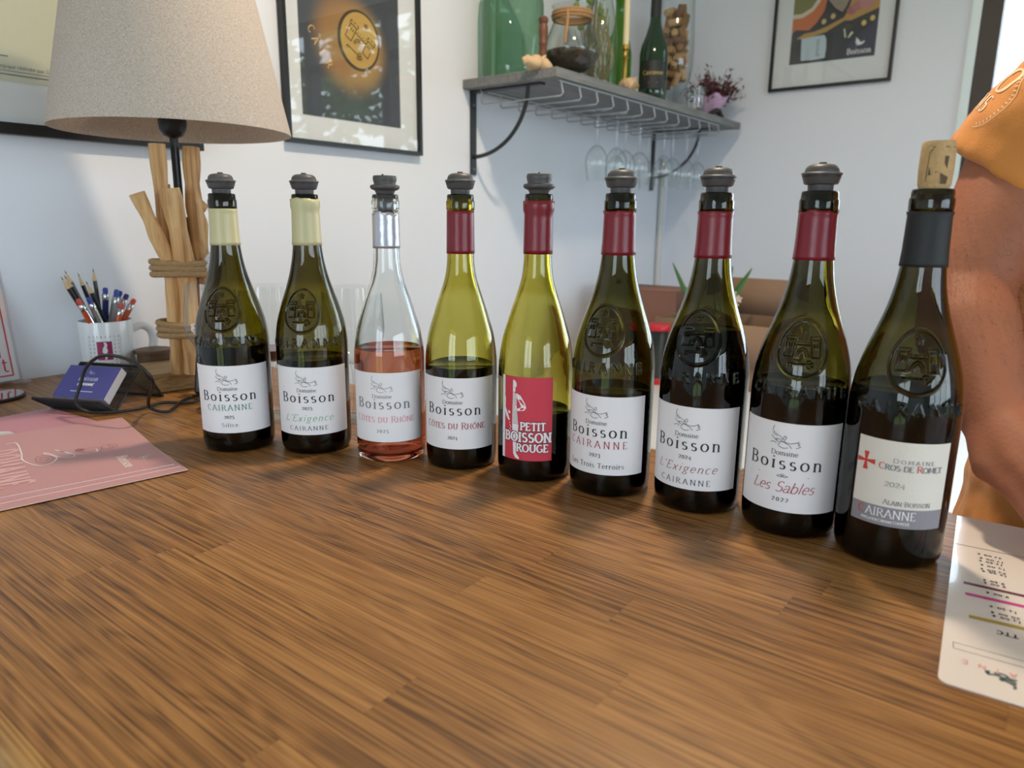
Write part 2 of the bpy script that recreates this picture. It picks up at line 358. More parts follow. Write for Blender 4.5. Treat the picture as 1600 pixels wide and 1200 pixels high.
# ================================================================== the room
FZ = -TZ
def wall_with_hole(name, axis, pos, thick, u0, u1, z0, z1, hole, m):
    """wall slab at x=pos or y=pos; hole=(u0,u1,z0,z1)"""
    mb = MB(); a, b, c, d = hole
    for (p, q, r, s) in ((u0, a, z0, z1), (b, u1, z0, z1), (a, b, z0, c), (a, b, d, z1)):
        if q - p < 1e-4 or s - r < 1e-4: continue
        cc, dd = (p + q) / 2, q - p
        if axis == 'x': mb.box((pos + thick / 2, cc, (r + s) / 2), (abs(thick), dd, s - r))
        else: mb.box((cc, pos + thick / 2, (r + s) / 2), (dd, abs(thick), s - r))
    return struct(mb.build(name, m, smooth=30))
struct(MB().box(((ROOM_X0 + ROOM_X1) / 2, (ROOM_Y0 + ROOM_Y1) / 2, FZ - .05), (ROOM_X1 - ROOM_X0 + .5, ROOM_Y1 - ROOM_Y0 + .5, .1)).build('floor', FLOORM))
struct(MB().box(((ROOM_X0 + ROOM_X1) / 2, (ROOM_Y0 + ROOM_Y1) / 2, CEIL + .05), (ROOM_X1 - ROOM_X0 + .5, ROOM_Y1 - ROOM_Y0 + .5, .1)).build('ceiling', CEILM))
struct(MB().box(((ROOM_X0 + ROOM_X1) / 2, ROOM_Y1 + .1, (FZ + CEIL) / 2), (ROOM_X1 - ROOM_X0 + .5, .2, CEIL - FZ)).build('wall_back', WALL))
wall_with_hole('wall_right', 'x', ROOM_X1, .2, ROOM_Y0, ROOM_Y1, FZ, CEIL, WIN['right'], WALL)
wall_with_hole('wall_left', 'x', ROOM_X0, -.2, ROOM_Y0, ROOM_Y1, FZ, CEIL, WIN['left'], WALL)
wall_with_hole('wall_rear', 'y', ROOM_Y0, -.2, ROOM_X0, ROOM_X1, FZ, CEIL, WIN['rear_added'], WALL)
def window(name, axis, pos, hole, fw, nm, m, transom=None, depth=.06):
    a, b, c, d = hole; root = struct(link(name, None, None, None, (0, 0, 0)))
    def bar(nm_, p, q, r, s):
        cc = ((p + q) / 2, (r + s) / 2)
        if axis == 'x': o = box(nm_, (pos, cc[0], cc[1]), (depth, q - p, s - r), m, root)
        else: o = box(nm_, (cc[0], pos, cc[1]), (q - p, depth, s - r), m, root)
    bar('window_frame', a, a + fw, c, d); bar('window_frame', b - fw, b, c, d); bar('window_frame', a + fw, b - fw, c, c + fw); bar('window_frame', a + fw, b - fw, d - fw, d)
    for i in range(1, nm):
        x = a + (b - a) * i / nm; bar('mullion', x - fw / 2, x + fw / 2, c + fw, d - fw)
    if transom: bar('transom', a + fw, b - fw, transom - .02, transom + .02)
    for i in range(nm):
        p, q = a + (b - a) * i / nm + fw / 2, a + (b - a) * (i + 1) / nm - fw / 2
        if axis == 'x': v = [(pos, p, c), (pos, q, c), (pos, q, d), (pos, p, d)]
        else: v = [(p, pos, c), (q, pos, c), (q, pos, d), (p, pos, d)]
        MB().poly(v).build('pane', PANE, root, fix=False)
    return root
window('window_1', 'x', ROOM_X1 + .03, WIN['right'], .055, 4, BROWNF, 1.12, .07)
window('window_2', 'x', ROOM_X0 - .05, WIN['left'], .07, 2, BROWNF)
window('added_fill_window', 'y', ROOM_Y0 - .05, WIN['rear_added'], .06, 4, BROWNF)  # unseen window added behind the camera to let in ambient light
struct(box('trim_1', (ROOM_X1 - .006, .349, .66), (.012, .026, 1.5), mat('white_trim', (226, 240, 244), .4)))
struct(box('trim_2', (ROOM_X1 - .03, -.98, .045), (.16, 2.66, .03), OAKEDGE))
# corner pipe in the angle of the walls
tag(MB().lathe([(.012, FZ), (.012, .52)], 12).build('conduit_pipe', mat('painted_pipe', (214, 212, 208), .5), None, (2.76, 1.36, 0)), 'thin painted pipe running up the corner behind the cartons', 'pipe')

# outside: lawn and trees beyond the windows
struct(MB().box((0, 0, FZ - .3), (60, 60, .1)).build('ground', mat('lawn', (120, 128, 80), .9, var=.25, vscale=2)))
BARK = mat('bark', (78, 66, 54), .9, bump=.5, bscale=30)
LEAF = mat('leaf_outside', (98, 124, 58), .6, var=.3, vscale=3)
def tree(x, y, h, r, label, seed):
    rd = random.Random(seed); t = thing('garden_tree', label, 'tree', (x, y, FZ - .25), group='trees outside the windows')
    mb = MB().tube(smooth_curve([(0, 0, 0), (.1, .05, h * .3), (-.05, .1, h * .6), (.1, 0, h)], 4), [.16 - .11 * i / 12 for i in range(13)], 8)
    for k in range(6):
        an = rd.uniform(0, 2 * pi); z = h * rd.uniform(.35, .7)
        mb.tube([(0, 0, z), (math.cos(an) * r * .5, math.sin(an) * r * .5, z + .5), (math.cos(an) * r * .9, math.sin(an) * r * .9, z + .8)], [.05, .035, .015], 6)
    mb.build('trunk', BARK, t)
    lf = MB()
    for k in range(900):
        d = Vector((rd.gauss(0, 1), rd.gauss(0, 1), rd.gauss(0, 1))).normalized() * r * rd.uniform(.45, 1.0) ** .5; c = Vector((0, 0, h * .72)) + Vector((d.x, d.y, d.z * .8))
        u = Vector((rd.gauss(0, 1), rd.gauss(0, 1), rd.gauss(0, 1))).normalized(); v = u.orthogonal().normalized(); s = rd.uniform(.07, .16)
        lf.poly([c - u * s, c + v * s * .5, c + u * s, c - v * s * .5])
    lf.build('foliage', LEAF, t, fix=False)
tree(6.4, -3.4, 4.6, 1.3, 'leafy tree standing outside the brown window, its trunk in the middle', 1)
tree(9.6, -5.2, 5.0, 1.6, 'tall leafy tree outside the brown window, behind the others', 2)
tree(7.2, -7.4, 4.2, 1.3, 'smaller leafy tree outside the far end of the brown window', 3)

# ceiling spots
LAMPW = mat('lamp_white', (235, 235, 232), .4)
def spot(x, y, power, label, col=(1, .80, .58), rad=.035):
    t = thing('ceiling_spotlight', label, 'lamp', (x, y, CEIL), group='spotlights under the ceiling')
    MB().lathe([(0.0, -.0005), (.05, -.0005), (.05, -.02), (.012, -.024), (.012, -.05), (.058, -.055), (.062, -.13), (.058, -.13), (.056, -.07), (0, -.07)], 24).build('housing', LAMPW, t)
    l = bpy.data.lights.new('spot_bulb', 'AREA'); l.shape = 'DISK'; l.size = rad * 2; l.energy = power; l.color = col
    o = bpy.data.objects.new('spot_bulb', l); COL.objects.link(o); o.parent = t; o.location = (0, 0, -.132)
spot(1.05, .47, 17, 'white ceiling spotlight above the row of wine bottles', rad=.055)
spot(-.25, .25, 2.2, 'white ceiling spotlight above the near edge of the bar')

# ================================================================== the bar
BX0, BX1, BY0, BY1 = .105, .768, -1.15, 1.372
bar = thing('bar_counter', 'tasting bar with an oiled oak stave top running out from the white wall', 'bar', (0, 0, 0))
NROW = 16; sw = (BX1 - BX0) / NROW; TH = .038
def stave_mesh(L):
    return MB().box((0, 0, 0), (sw - .0001, L - .0001, TH))
rd = random.Random(21)
for i in range(NROW):
    y = BY0 + rd.uniform(-.35, -.02); x = BX0 + sw * (i + .5)
    while y < BY1 - .001:
        L = rd.uniform(.24, .58); y2 = min(y + L, BY1); y1 = max(y, BY0)
        if BY1 - y2 < .1: y2 = BY1
        if y2 - y1 > .02:
            mb = MB().box((0, 0, 0), (sw - .00012, y2 - y1 - .00012, TH)); o = mb.build('stave', OAK, bar, (x, (y1 + y2) / 2, -TH / 2))
        y = y2
prof = [(BX0, 0), (BX0 - .006, -.0008), (BX0 - .011, -.004), (BX0 - .0145, -.010), (BX0 - .016, -.018), (BX0 - .016, -TH), (BX0, -TH)]
es = MB(); k = len(prof)
for y in (BY0, BY1): es.v += [(x, y, z - .0002) for x, z in prof]
es.f = [(i, (i + 1) % k, (i + 1) % k + k, i + k) for i in range(k)] + [tuple(reversed(range(k))), tuple(range(k, 2 * k))]
es.build('rounded_edge', OAKEDGE, bar, smooth=40)
box('front_panel', (.135, .11, -.49), (.03, 2.5, .9), mat('grey_panel', (150, 152, 154), .5), bar)
box('back_panel', (.70, .11, -.49), (.03, 2.5, .9), mat('grey_panel', (150, 152, 154), .5), bar)

# ================================================================== wine bottles
CAM0 = Vector((0, 0))
PROF_C = [(.0405, .006), (.0412, .014), (.0413, .03), (.0413, .08), (.0413, .12), (.0410, .132), (.0392, .148), (.0365, .160), (.0326, .173), (.0272, .189), (.0222, .205), (.0184, .2215), (.0164, .236), (.0154, .25), (.0150, .265), (.0146, .2795)]
PROF_P = [(.0392, .006), (.0399, .014), (.0400, .03), (.0400, .08), (.0400, .113), (.0390, .129), (.0364, .146), (.0335, .157), (.0268, .179), (.0212, .196), (.0168, .211), (.0150, .224), (.0144, .2365), (.0141, .255), (.0140, .27), (.0138, .2795)]
LIPS = [(.0148, .2800), (.0156, .2806), (.0157, .2825), (.0157, .2885), (.0154, .2896), (.0148, .2900), (.0147, .2945), (.0141, .2962), (.0125, .2965), (.0108, .2962), (.0101, .294)]
def rz_interp(prof, z):
    zs = [p[1] for p in prof]; rs = [p[0] for p in prof]
    return np.interp(z, zs, rs)
def dense_prof(prof, zs):
    pts = np.array(smooth_curve([(z, r) for r, z in prof], 10)); return np.interp(zs, pts[:, 0], pts[:, 1])
# embossed seal and name
EMB_Z = .168
def emb_strokes():
    s = []
    e = lambda x, y: (x * .001, y * .001)
    def pl(*pts, w=.55): s.append(([e(*p) for p in pts], w * .001))
    for sx in (-1, 1):
        pl((sx * 14, -7), (sx * 14, 7), (sx * 15, 7), (sx * 15, 10)); pl((sx * 7, -7), (sx * 7, 7), (sx * 6, 7), (sx * 6, 10)); pl((sx * 15, 10), (sx * 13, 10)); pl((sx * 11.5, 10), (sx * 9.5, 10)); pl((sx * 8, 10), (sx * 6, 10))
        pl((sx * 14, 7), (sx * 7, 7)); pl((sx * 14, -7), (sx * 7, -7)); pl((sx * 11.5, 1), (sx * 11.5, 4)); pl((sx * 9.3, 1), (sx * 9.3, 4))
    pl((-7, 3), (7, 3)); pl(*[(x, 5.4) for x in (-5, -4)]); pl((-2, 5.4), (-1, 5.4)); pl((1, 5.4), (2, 5.4)); pl((4, 5.4), (5, 5.4))
    pl(*[(4.6 * math.cos(t), -6.5 + 7 * math.sin(t)) for t in np.linspace(pi, 0, 9)]); pl(*[(3 * math.cos(t), -6.5 + 5 * math.sin(t)) for t in np.linspace(pi, 0, 9)])
    for k in range(5):
        t0 = pi / 2 + k * 2 * pi / 5; pl((1.0 * math.cos(t0 + .63), 16.5 + 1.0 * math.sin(t0 + .63)), (2.8 * math.cos(t0), 16.5 + 2.8 * math.sin(t0)), (1.0 * math.cos(t0 - .63), 16.5 + 1.0 * math.sin(t0 - .63)))
    pl((-9, -12.5), (4, -12.5)); pl((-9, -12.5), (-9, -15)); pl((-7, -12.5), (-7, -14.5))
    for cx, cy in ((5.5, -11), (7.5, -12.8), (5.5, -14.4)): pl(*[(cx + 1.5 * math.cos(t), cy + 1.5 * math.sin(t)) for t in np.linspace(0, 2 * pi, 9)], w=.45)
    return s
def seg_dist(U, V, a, b):
    ax, ay = a; bx, by = b; dx, dy = bx - ax, by - ay; l2 = dx * dx + dy * dy + 1e-18
    t = np.clip(((U - ax) * dx + (V - ay) * dy) / l2, 0, 1); return np.hypot(U - ax - t * dx, V - ay - t * dy)
def bottle_mesh(name, prof, emboss):
    if emboss:
        zs = np.concatenate([np.linspace(.006, .124, 22)[:-1], np.linspace(.124, .196, 190), np.linspace(.196, .2795, 22)[1:]])
        th = np.concatenate([np.linspace(-76, 76, 300), np.linspace(76, 284, 42)[1:-1]]) * pi / 180
    else:
        zs = np.linspace(.006, .2795, 60); th = np.linspace(0, 2 * pi, 97)[:-1]
    rs = dense_prof(prof, zs); T, Z = np.meshgrid(th, zs); Rm = np.repeat(rs[:, None], len(th), 1).copy()
    if emboss:
        Tn = (T + pi) % (2 * pi) - pi; Rref = .0352
        U = Tn * Rref; V = Z - EMB_Z; msk = (np.abs(Tn) < 1.33) & (Z > .123) & (Z < .197)
        u, v = U[msk], V[msk]; h = np.zeros_like(u)
        q = np.hypot(u / .0195, v / .0235); dist = (q - 1) * .0205
        h += .0009 * np.clip(.5 - dist / .0012, 0, 1)
        h = np.maximum(h, .0026 * np.exp(-(dist / .0011) ** 2))
        best = np.zeros_like(u)
        for pts, wd in emb_strokes():
            for p0, p1 in zip(pts[:-1], pts[1:]): best = np.maximum(best, np.exp(-(seg_dist(u, v, p0, p1) / wd) ** 2))
        h = h + .0021 * best
        ut = Tn[msk] * .0405; vt = Z[msk] - .1275; best = np.zeros_like(u)
        for pts, hw in text('CAIRANNE', .0088, track=.55)[0]:
            for p0, p1 in zip(pts[:-1], pts[1:]): best = np.maximum(best, np.exp(-(seg_dist(ut, vt, p0, p1) / .00075) ** 2))
        h = h + .0015 * best
        Rm[msk] += h
    n = len(th); V_ = [(Rm[i, j] * math.cos(th[j]), Rm[i, j] * math.sin(th[j]), zs[i]) for i in range(len(zs)) for j in range(n)]
    F_ = [(i * n + j, i * n + (j + 1) % n, (i + 1) * n + (j + 1) % n, (i + 1) * n + j) for i in range(len(zs) - 1) for j in range(n)]
    def ring(r, z):
        k = len(V_); V_.extend((r * math.cos(t), r * math.sin(t), z) for t in th); return k
    def join(a_, b_): F_.extend((a_ + j, a_ + (j + 1) % n, b_ + (j + 1) % n, b_ + j) for j in range(n))
    # outside: lip
    last = (len(zs) - 1) * n
    for r, z in LIPS:
        k = ring(r if prof is PROF_C else r - .0004, z); join(last, k); last = k
    # inside: down
    iz = [.285, .265, .245, .225, .21, .2, .19, .18, .17, .16, .15, .14, .13, .11, .08, .05, .03, .012, .007]
    for z in iz:
        r = float(dense_prof(prof, np.array([z]))[0]) if z < .2795 else .0146
        r = max(.0092, r - (.0032 if z < .2 else .0045))
        if z == .007: r -= .004
        k = ring(r, z); join(last, k); last = k
    k = ring(.015, .0115); join(last, k); F_.append(tuple(k + j for j in range(n)))
    # underside
    last = 0
    for r, z in ((.0385, .0016), (.0355, .0001), (.031, .0004), (.02, .003), (.008, .005)):
        k = ring(r, z); F_.extend((k + j, k + (j + 1) % n, last + (j + 1) % n, last + j) for j in range(n)); last = k
    F_.append(tuple(last + j for j in reversed(range(n))))
    return fixn(mesh(name, V_, F_, 179))
MESH_C = bottle_mesh('embossed_bottle_glass', PROF_C, True); MESH_P = bottle_mesh('plain_bottle_glass', PROF_P, False)
GL_DARK = glass_mat('dead_leaf_glass', (.99, .99, .98), sigma=(300, 330, 620)); GL_WHITE = glass_mat('amber_green_glass', (.99, .99, .98), sigma=(285, 325, 800)); GL_OLIVE = glass_mat('olive_glass', (.99, .99, .98), sigma=(74, 92, 360)); GL_CLEAR = glass_mat('flint_glass', (.97, .98, .98))
WINE_RED = mat('red_wine', (16, 5, 9), .04, spec=.2); WINE_WHITE = mat('white_wine', (30, 27, 8), .04, spec=.3); WINE_ROSE = glass_mat('rose_wine', (.84, .47, .34), 1.34)
def inner_r(prof, z):
    r = float(dense_prof(prof, np.array([z]))[0]); return max(.0092, r - (.0032 if z < .2 else .0045)) + .0003
def lab_fn(Rl, a0, z0): return lambda x, y: (Rl * math.cos(a0 + x / Rl), Rl * math.sin(a0 + x / Rl), z0 + y)
def capsule(root, prof, m, z0, z1, seed, ragged=.0):
    rd = random.Random(seed); seg = 64; rings = 12; V_, F_ = [], []
    for i in range(rings + 1):
        for j in range(seg):
            t = 2 * pi * j / seg; zz1 = z1 + ragged * (math.sin(3 * t + seed) + .6 * math.sin(7 * t + 2 * seed) + .4 * rd.uniform(-1, 1))
            z = z0 + (zz1 - z0) * i / rings
            if z < .2797: r = float(np.interp(z, [p[1] for p in prof], [p[0] for p in prof])) + .00055
            else: r = .0162 if prof is PROF_C else .0158
            V_.append((r * math.cos(t), r * math.sin(t), z))
    F_ = [(i * seg + j, i * seg + (j + 1) % seg, (i + 1) * seg + (j + 1) % seg, (i + 1) * seg + j) for i in range(rings) for j in range(seg)]
    o = link('capsule', mesh('capsule', V_, F_, 60), m, root); sd = o.modifiers.new('foil', 'SOLIDIFY'); sd.thickness = .0003; sd.offset = 1
    return o
BOT = [(.4667, .7773), (.5217, .6991), (.5593, .6074), (.5923, .5267), (.6144, .4395), (.6287, .3530), (.6468, .2641), (.6495, .1755), (.6442, .0917)]
def fit(t_, size, width, sx=1.0, **kw):
    """one line of text set to an exact width by letter-spacing"""
    w0 = text(t_, size, sx=sx, track=0, **kw)[1]; return text(t_, size, sx=sx, track=(width - w0) / size / max(1, len(t_) - 1), **kw)[0]
LT = dict(thick=.13, thin=.055, serif=.11)
BD = dict(thick=.155, thin=.06, serif=.12)
YR = dict(thick=.15, thin=.08)
def boisson_label(x, H):
    """common printing: dove, Domaine, Boisson"""
    k = []; k += shift([([(q[0], q[1] * .88) for q in p_], h_) for p_, h_ in bird(.0255, .017)], x, H * .838)
    k += shift(fit('Domaine', .0042, .0225, 1.15, **LT), x, H * .640)
    k += shift(fit('Boisson', .0110, .0640, 1.12, **BD), x, H * .487)
    return k
def make_bottle(i, kind, glass, wine, fill, cap, cz, lab, emb, label, draw, labmat=PAPER, lz=(.025, .1045), arc=134, ragged=0):
    x, y = BOT[i]; prof = PROF_C if kind == 'c' else PROF_P; Rb = .0413 if kind == 'c' else .0400
    face = math.atan2(-y, -x); rot = face + R_(emb)
    t = thing('wine_bottle', label, 'bottle', (x, y, 0), (0, 0, rot), 'wine bottles in a row on the bar')
    g = link('glass_body', MESH_C if kind == 'c' else MESH_P, None, t)
    if not g.data.materials: g.data.materials.append(glass)
    g.material_slots[0].link = 'OBJECT'; g.material_slots[0].material = glass
    # wine
    pr = [(0, .0114), (.0153, .0114), (inner_r(prof, .0075) - .004, .0068), (inner_r(prof, .012), .012)] + [(inner_r(prof, float(z)), float(z)) for z in np.linspace(.03, fill, 18)] + [(inner_r(prof, fill) - .0008, fill - .0006), (0, fill - .0006)]
    MB().lathe(pr, 64).build('wine', wine, t, smooth=40)
    if cap: capsule(t, prof, cap, cz[0], cz[1], i + 1, ragged)
    # label
    a0 = R_(lab - emb); Rl = Rb + .0004; n = 40; hw = R_(arc / 2); V_, F_ = [], []
    for r in (Rl, Rl - .0003):
        for j in range(n + 1):
            an = a0 - hw + 2 * hw * j / n
            for z in lz: V_.append((r * math.cos(an), r * math.sin(an), z))
    m2 = 2 * (n + 1)
    for j in range(n):
        F_.append((2 * j, 2 * j + 2, 2 * j + 3, 2 * j + 1)); F_.append((m2 + 2 * j, m2 + 2 * j + 1, m2 + 2 * j + 3, m2 + 2 * j + 2))
        F_.append((2 * j + 1, 2 * j + 3, m2 + 2 * j + 3, m2 + 2 * j + 1)); F_.append((2 * j, m2 + 2 * j, m2 + 2 * j + 2, 2 * j + 2))
    F_.append((0, 1, m2 + 1, m2)); F_.append((2 * n, m2 + 2 * n, m2 + 2 * n + 1, 2 * n + 1))
    L = link('paper_label', mesh('paper_label', V_, F_, 30), labmat, t)
    fn = lab_fn(Rl + .0002, a0, lz[0])
    draw(L, fn, lz[1] - lz[0], Rl * hw)
    return t
def put(L, fn, strokes, m, name='lettering'):
    o = ribbons(MB(), strokes, fn).build(name, m, L, smooth=None, fix=False); o['kind'] = 'stuff'; return o   # letters too small to pick apart
def fill_rect(L, fn, x0, x1, y0, y1, m, name, n=20):
    mb = MB()
    for j in range(n):
        p, q = x0 + (x1 - x0) * j / n, x0 + (x1 - x0) * (j + 1) / n
        mb.poly([fn(p, y0), fn(q, y0), fn(q, y1), fn(p, y1)])
    return mb.build(name, m, L, smooth=None, fix=False)
SC = -.003
SCRIPT = dict(thick=.085, thin=.05, shear=.34)
def d1(L, fn, H, W):
    put(L, fn, boisson_label(SC, H) + shift(fit('2025', .0046, .0112, **YR), SC, H * .222) + shift(fit('Silice', .0044, .018, 1.1, **LT), SC, H * .095), INK)
    put(L, fn, shift(fit('CAIRANNE', .0066, .053, 1.05, **LT), SC, H * .342), INKGREEN)
def d2(L, fn, H, W):
    put(L, fn, boisson_label(SC, H) + shift(fit('2025', .0046, .0118, **YR), SC, H * .38) + shift(fit('CAIRANNE', .0048, .046, 1.2, **LT), SC, H * .070), INK)
    put(L, fn, shift(fit("L'Exigence", .0078, .058, 1.15, **SCRIPT), SC, H * .205), INKGR2)
def dcotes(m, year, ink):
    def dr(L, fn, H, W):
        put(L, fn, boisson_label(SC, H) + shift(fit(year, .0046, .0135 if year == '2025' else .0112, **YR), SC, H * .142), ink)
        put(L, fn, shift(fit('Côtes du Rhône', .0072, .072, 1.0, smallcaps=.82, **LT), SC + .0015, H * .290), m)
    return dr
def d5(L, fn, H, W):
    fill_rect(L, fn, -W, -W + .0042, 0, H, PAPER, 'white_strip', 3)
    mb = MB(); f2 = lambda x, y: fn(x, y)
    def shp(pts, m, nm): 
        b = MB(); patch(b, pts, lambda x, y: tuple(np.array(fn(x, y)) * 1), 1); return b.build(nm, m, L, smooth=None, fix=False)
    X = -.0125
    # figure in white: head, arm, striped trunk, leg, and a second arm from the strip
    shp([(X - .0015, H - .0035), (X + .0008, H - .004), (X + .0028, H - .0065), (X + .003, H - .0095), (X + .0018, H - .0125), (X + .0012, H - .0165), (X - .0015, H - .0165)], PAPER, 'printed_head')
    shp([(X + .003, H - .0175), (X + .0075, H - .0195), (X + .0125, H - .0275), (X + .0140, H - .032), (X + .0115, H - .0352), (X + .0045, H - .0362), (X + .0008, H - .0358), (X + .001, H - .0335), (X + .005, H - .0335), (X + .0085, H - .0315), (X + .0062, H - .0265), (X + .0035, H - .0225)], PAPER, 'printed_arm')
    shp([(X - .0015, H - .017), (X + .0032, H - .018), (X + .0035, H - .034), (X + .0055, H - .052), (X - .002, H - .052), (X - .0018, H - .034)], PAPER, 'printed_trunk')
    shp([(X - .002, H - .052), (X + .0055, H - .052), (X + .0050, H - .060), (X + .0035, H - .066), (X + .0032, H - .082), (X + .0068, H - .0868), (X + .0062, H - .0885), (X + .002, H - .087), (X - .0003, H - .083), (X - .001, H - .070)], PAPER, 'printed_leg')
    shp([(-W + .004, H - .021), (-W + .0052, H - .024), (-W + .0050, H - .034), (-W + .0092, H - .042), (-W + .0115, H - .047), (-W + .0098, H - .048), (-W + .006, H - .0435), (-W + .004, H - .038)], PAPER, 'printed_hand')
    shp([(-W + .0088, H - .037), (-W + .0118, H - .0375), (-W + .0124, H - .0395), (-W + .0098, H - .0405)], PAPER, 'printed_cup')
    for k, (dx, dy) in enumerate(((.0108, .0495), (.0113, .0522), (.0124, .0538), (.0110, .0560), (.0122, .0580))): shp([(-W + dx, H - dy), (-W + dx + .0011, H - dy), (-W + dx + .0011, H - dy - .0011), (-W + dx, H - dy - .0011)], PAPER, 'printed_drop')
    st_ = []
    for k in range(22):
        yy = H - .0185 - k * .0015; st_ += line([(X - .0014, yy), (X + .0030 + .0001 * k, yy)], .00045)
    st_ += line([(X + .0005, H - .0115), (X + .002, H - .0122)], .0006)
    put(L, fn, st_, INKBORD, 'printed_stripes')
    put(L, fn, line([(-W + .001, H - .057), (-W + .0055, H - .0605)], .0008) + line([(-W + .0055, H - .056), (-W + .0008, H - .062)], .0008), INKBORD, 'printed_cross')
    SL = dict(thick=.24, thin=.15, serif=.17, track=.1)
    for s, sz, xx, yy in (('PETIT', .0078, .0088, .0335), ('BOISSON', .0094, .0025, .0208), ('ROUGE', .0078, .0082, .0100)):
        put(L, lambda x, y, f=fn: tuple(np.array(f(x, y)) * np.array((1.004, 1.004, 1))), shift(text(s, sz, **dict(SL, thick=.40, thin=.34, serif=.24))[0], xx, yy), INKBORD, 'lettering_outline')
        put(L, lambda x, y, f=fn: tuple(np.array(f(x, y)) * np.array((1.008, 1.008, 1))), shift(text(s, sz, **SL)[0], xx, yy), PAPER)
def d6(L, fn, H, W):
    put(L, fn, boisson_label(SC, H) + shift(fit('2023', .0046, .0118, **YR), SC, H * .228) + shift(fit('Les Trois Terroirs', .0050, .060, 1.1, **LT), SC, H * .085), INK)
    put(L, fn, shift(fit('CAIRANNE', .0070, .065, 1.05, **LT), SC, H * .345), INKRED)
def d7(L, fn, H, W):
    put(L, fn, boisson_label(SC, H) + shift(fit('2024', .0046, .0122, **YR), SC, H * .375) + shift(fit('CAIRANNE', .0052, .050, 1.15, **LT), SC, H * .062), INK)
    put(L, fn, shift(fit("L'Exigence", .0080, .060, 1.15, **SCRIPT), SC, H * .215), INKBORD)
def d8(L, fn, H, W):
    put(L, fn, boisson_label(SC, H) + shift(fit('2022', .0046, .0140, **YR), SC, H * .118) + line([(SC - .022, H * .410), (SC - .004, H * .405)], .0003) + line([(SC + .004, H * .405), (SC + .022, H * .410)], .0003) + [(E_(SC - .002, H * .405, .002, .0008, 0, 360), [.0002] * 15), (E_(SC + .002, H * .405, .002, .0008, 0, 360), [.0002] * 15), (E_(SC, H * .405 + .001, .0012, .0010, 0, 360), [.0002] * 15)], INK)
    put(L, fn, shift(fit('Les Sables', .0096, .054, 1.1, **SCRIPT), SC, H * .225), INKRED)
def d9(L, fn, H, W):
    fill_rect(L, lambda x, y: tuple(np.array(fn(x, y)) * np.array((.997, .997, 1)) if False else fn(x, y)), -W, W, 0, .0158, LABGREY, 'grey_band')
    f2 = lambda x, y: tuple(np.array(fn(x, y)) * np.array((1.005, 1.005, 1)))
    b = MB(); cx, cyy, r = -.0278, H - .0195, .0074
    for k in range(4):
        an = k * pi / 2; ca, sa = math.cos(an), math.sin(an)
        q = [(.0006, .0008), (r, .0021), (r, -.0021), (.0006, -.0008)]
        patch(b, [(cx + p[0] * ca - p[1] * sa, cyy + p[0] * sa + p[1] * ca) for p in q], f2)
    patch(b, [(cx - .001, cyy - .001), (cx + .001, cyy - .001), (cx + .001, cyy + .001), (cx - .001, cyy + .001)], f2)
    b.build('printed_cross', CROSSRED, L, smooth=None, fix=False)
    put(L, f2, shift(fit('Domaine', .0036, .0300, 1.35, smallcaps=.82, **LT), .0072, H * .755), INKG)
    kw = dict(thick=.16, thin=.07, serif=.1); tx = fit('Cros de Romet', .0052, .0467, 1.1, smallcaps=.82, **kw); grey, red = [], []; k = 0
    for j, chn in enumerate('Cros de Romet'):
        m_ = len(text(chn, 1, smallcaps=.82, **kw)[0]); (red if chn in 'CR' else grey).extend(tx[k:k + m_]); k += m_
    put(L, f2, shift(grey, .0059, H * .668), INKG); put(L, f2, shift(red, .0059, H * .668), CROSSRED, 'red_initials')
    put(L, f2, shift(fit('2024', .0052, .0150, 1.3, thick=.11, thin=.06), -.0046, H * .475), INKG)
    put(L, f2, shift(fit('Alain Boisson', .0040, .0345, 1.1, smallcaps=.82, **LT), .0058, H * .262), INKG)
    put(L, f2, shift(fit('AIRANNE', .0066, .0365, 1.0, **LT), -.0050, H * .105), PAPER)
    put(L, f2, shift(text('C', .0066, thick=.14, thin=.06)[0], -.0268, H * .105), CROSSRED)
    put(L, f2, shift(fit('Appellation Cairanne Contrôlée', .0024, .036, 1.0, smallcaps=.82, thick=.14, thin=.08), -.0085, H * .042), PAPER)
make_bottle(0, 'c', GL_WHITE, WINE_WHITE, .1255, CREAM, (.239, .2797), -10, -16, 'green glass bottle with cream capsule, its label reading CAIRANNE in green above Silice', d1)
make_bottle(1, 'c', GL_WHITE, WINE_WHITE, .1115, CREAM, (.2400, .2915), -9, -17, 'green glass bottle with torn cream capsule, green script and 2025 on the label', d2, ragged=.0006)
make_bottle(2, 'p', GL_CLEAR, WINE_ROSE, .128, SILVER, (.2385, .2770), -10, 0, 'clear glass bottle of pink wine with torn silver capsule', dcotes(INKROSE, '2025', INKG), ragged=.0012)
make_bottle(3, 'p', GL_OLIVE, WINE_RED, .114, RED, (.2345, .2795), -10, 0, 'olive glass bottle with red capsule and white 2024 label between pink wine and red label', dcotes(INKRED, '2024', INK))
make_bottle(4, 'p', GL_OLIVE, WINE_RED, .0735, RED, (.2365, .2895), -15, 0, 'olive glass bottle with bright red label showing a white figure', d5, LABRED, (.0245, .1137), 83)
make_bottle(5, 'c', GL_DARK, WINE_RED, .107, RED, (.2383, .2797), -17, -19, 'dark green bottle with red capsule, its label reading 2023 Les Trois Terroirs', d6, ragged=.0003)
make_bottle(6, 'c', GL_DARK, WINE_RED, .173, RED, (.2382, .2797), -13, -13, 'dark green bottle filled to the shoulder seal, red script and 2024 on its label', d7)
make_bottle(7, 'c', GL_DARK, WINE_RED, .1346, RED, (.2398, .2800), -6, -2, 'dark green bottle with red capsule, its label reading Les Sables 2022', d8, ragged=.0009)
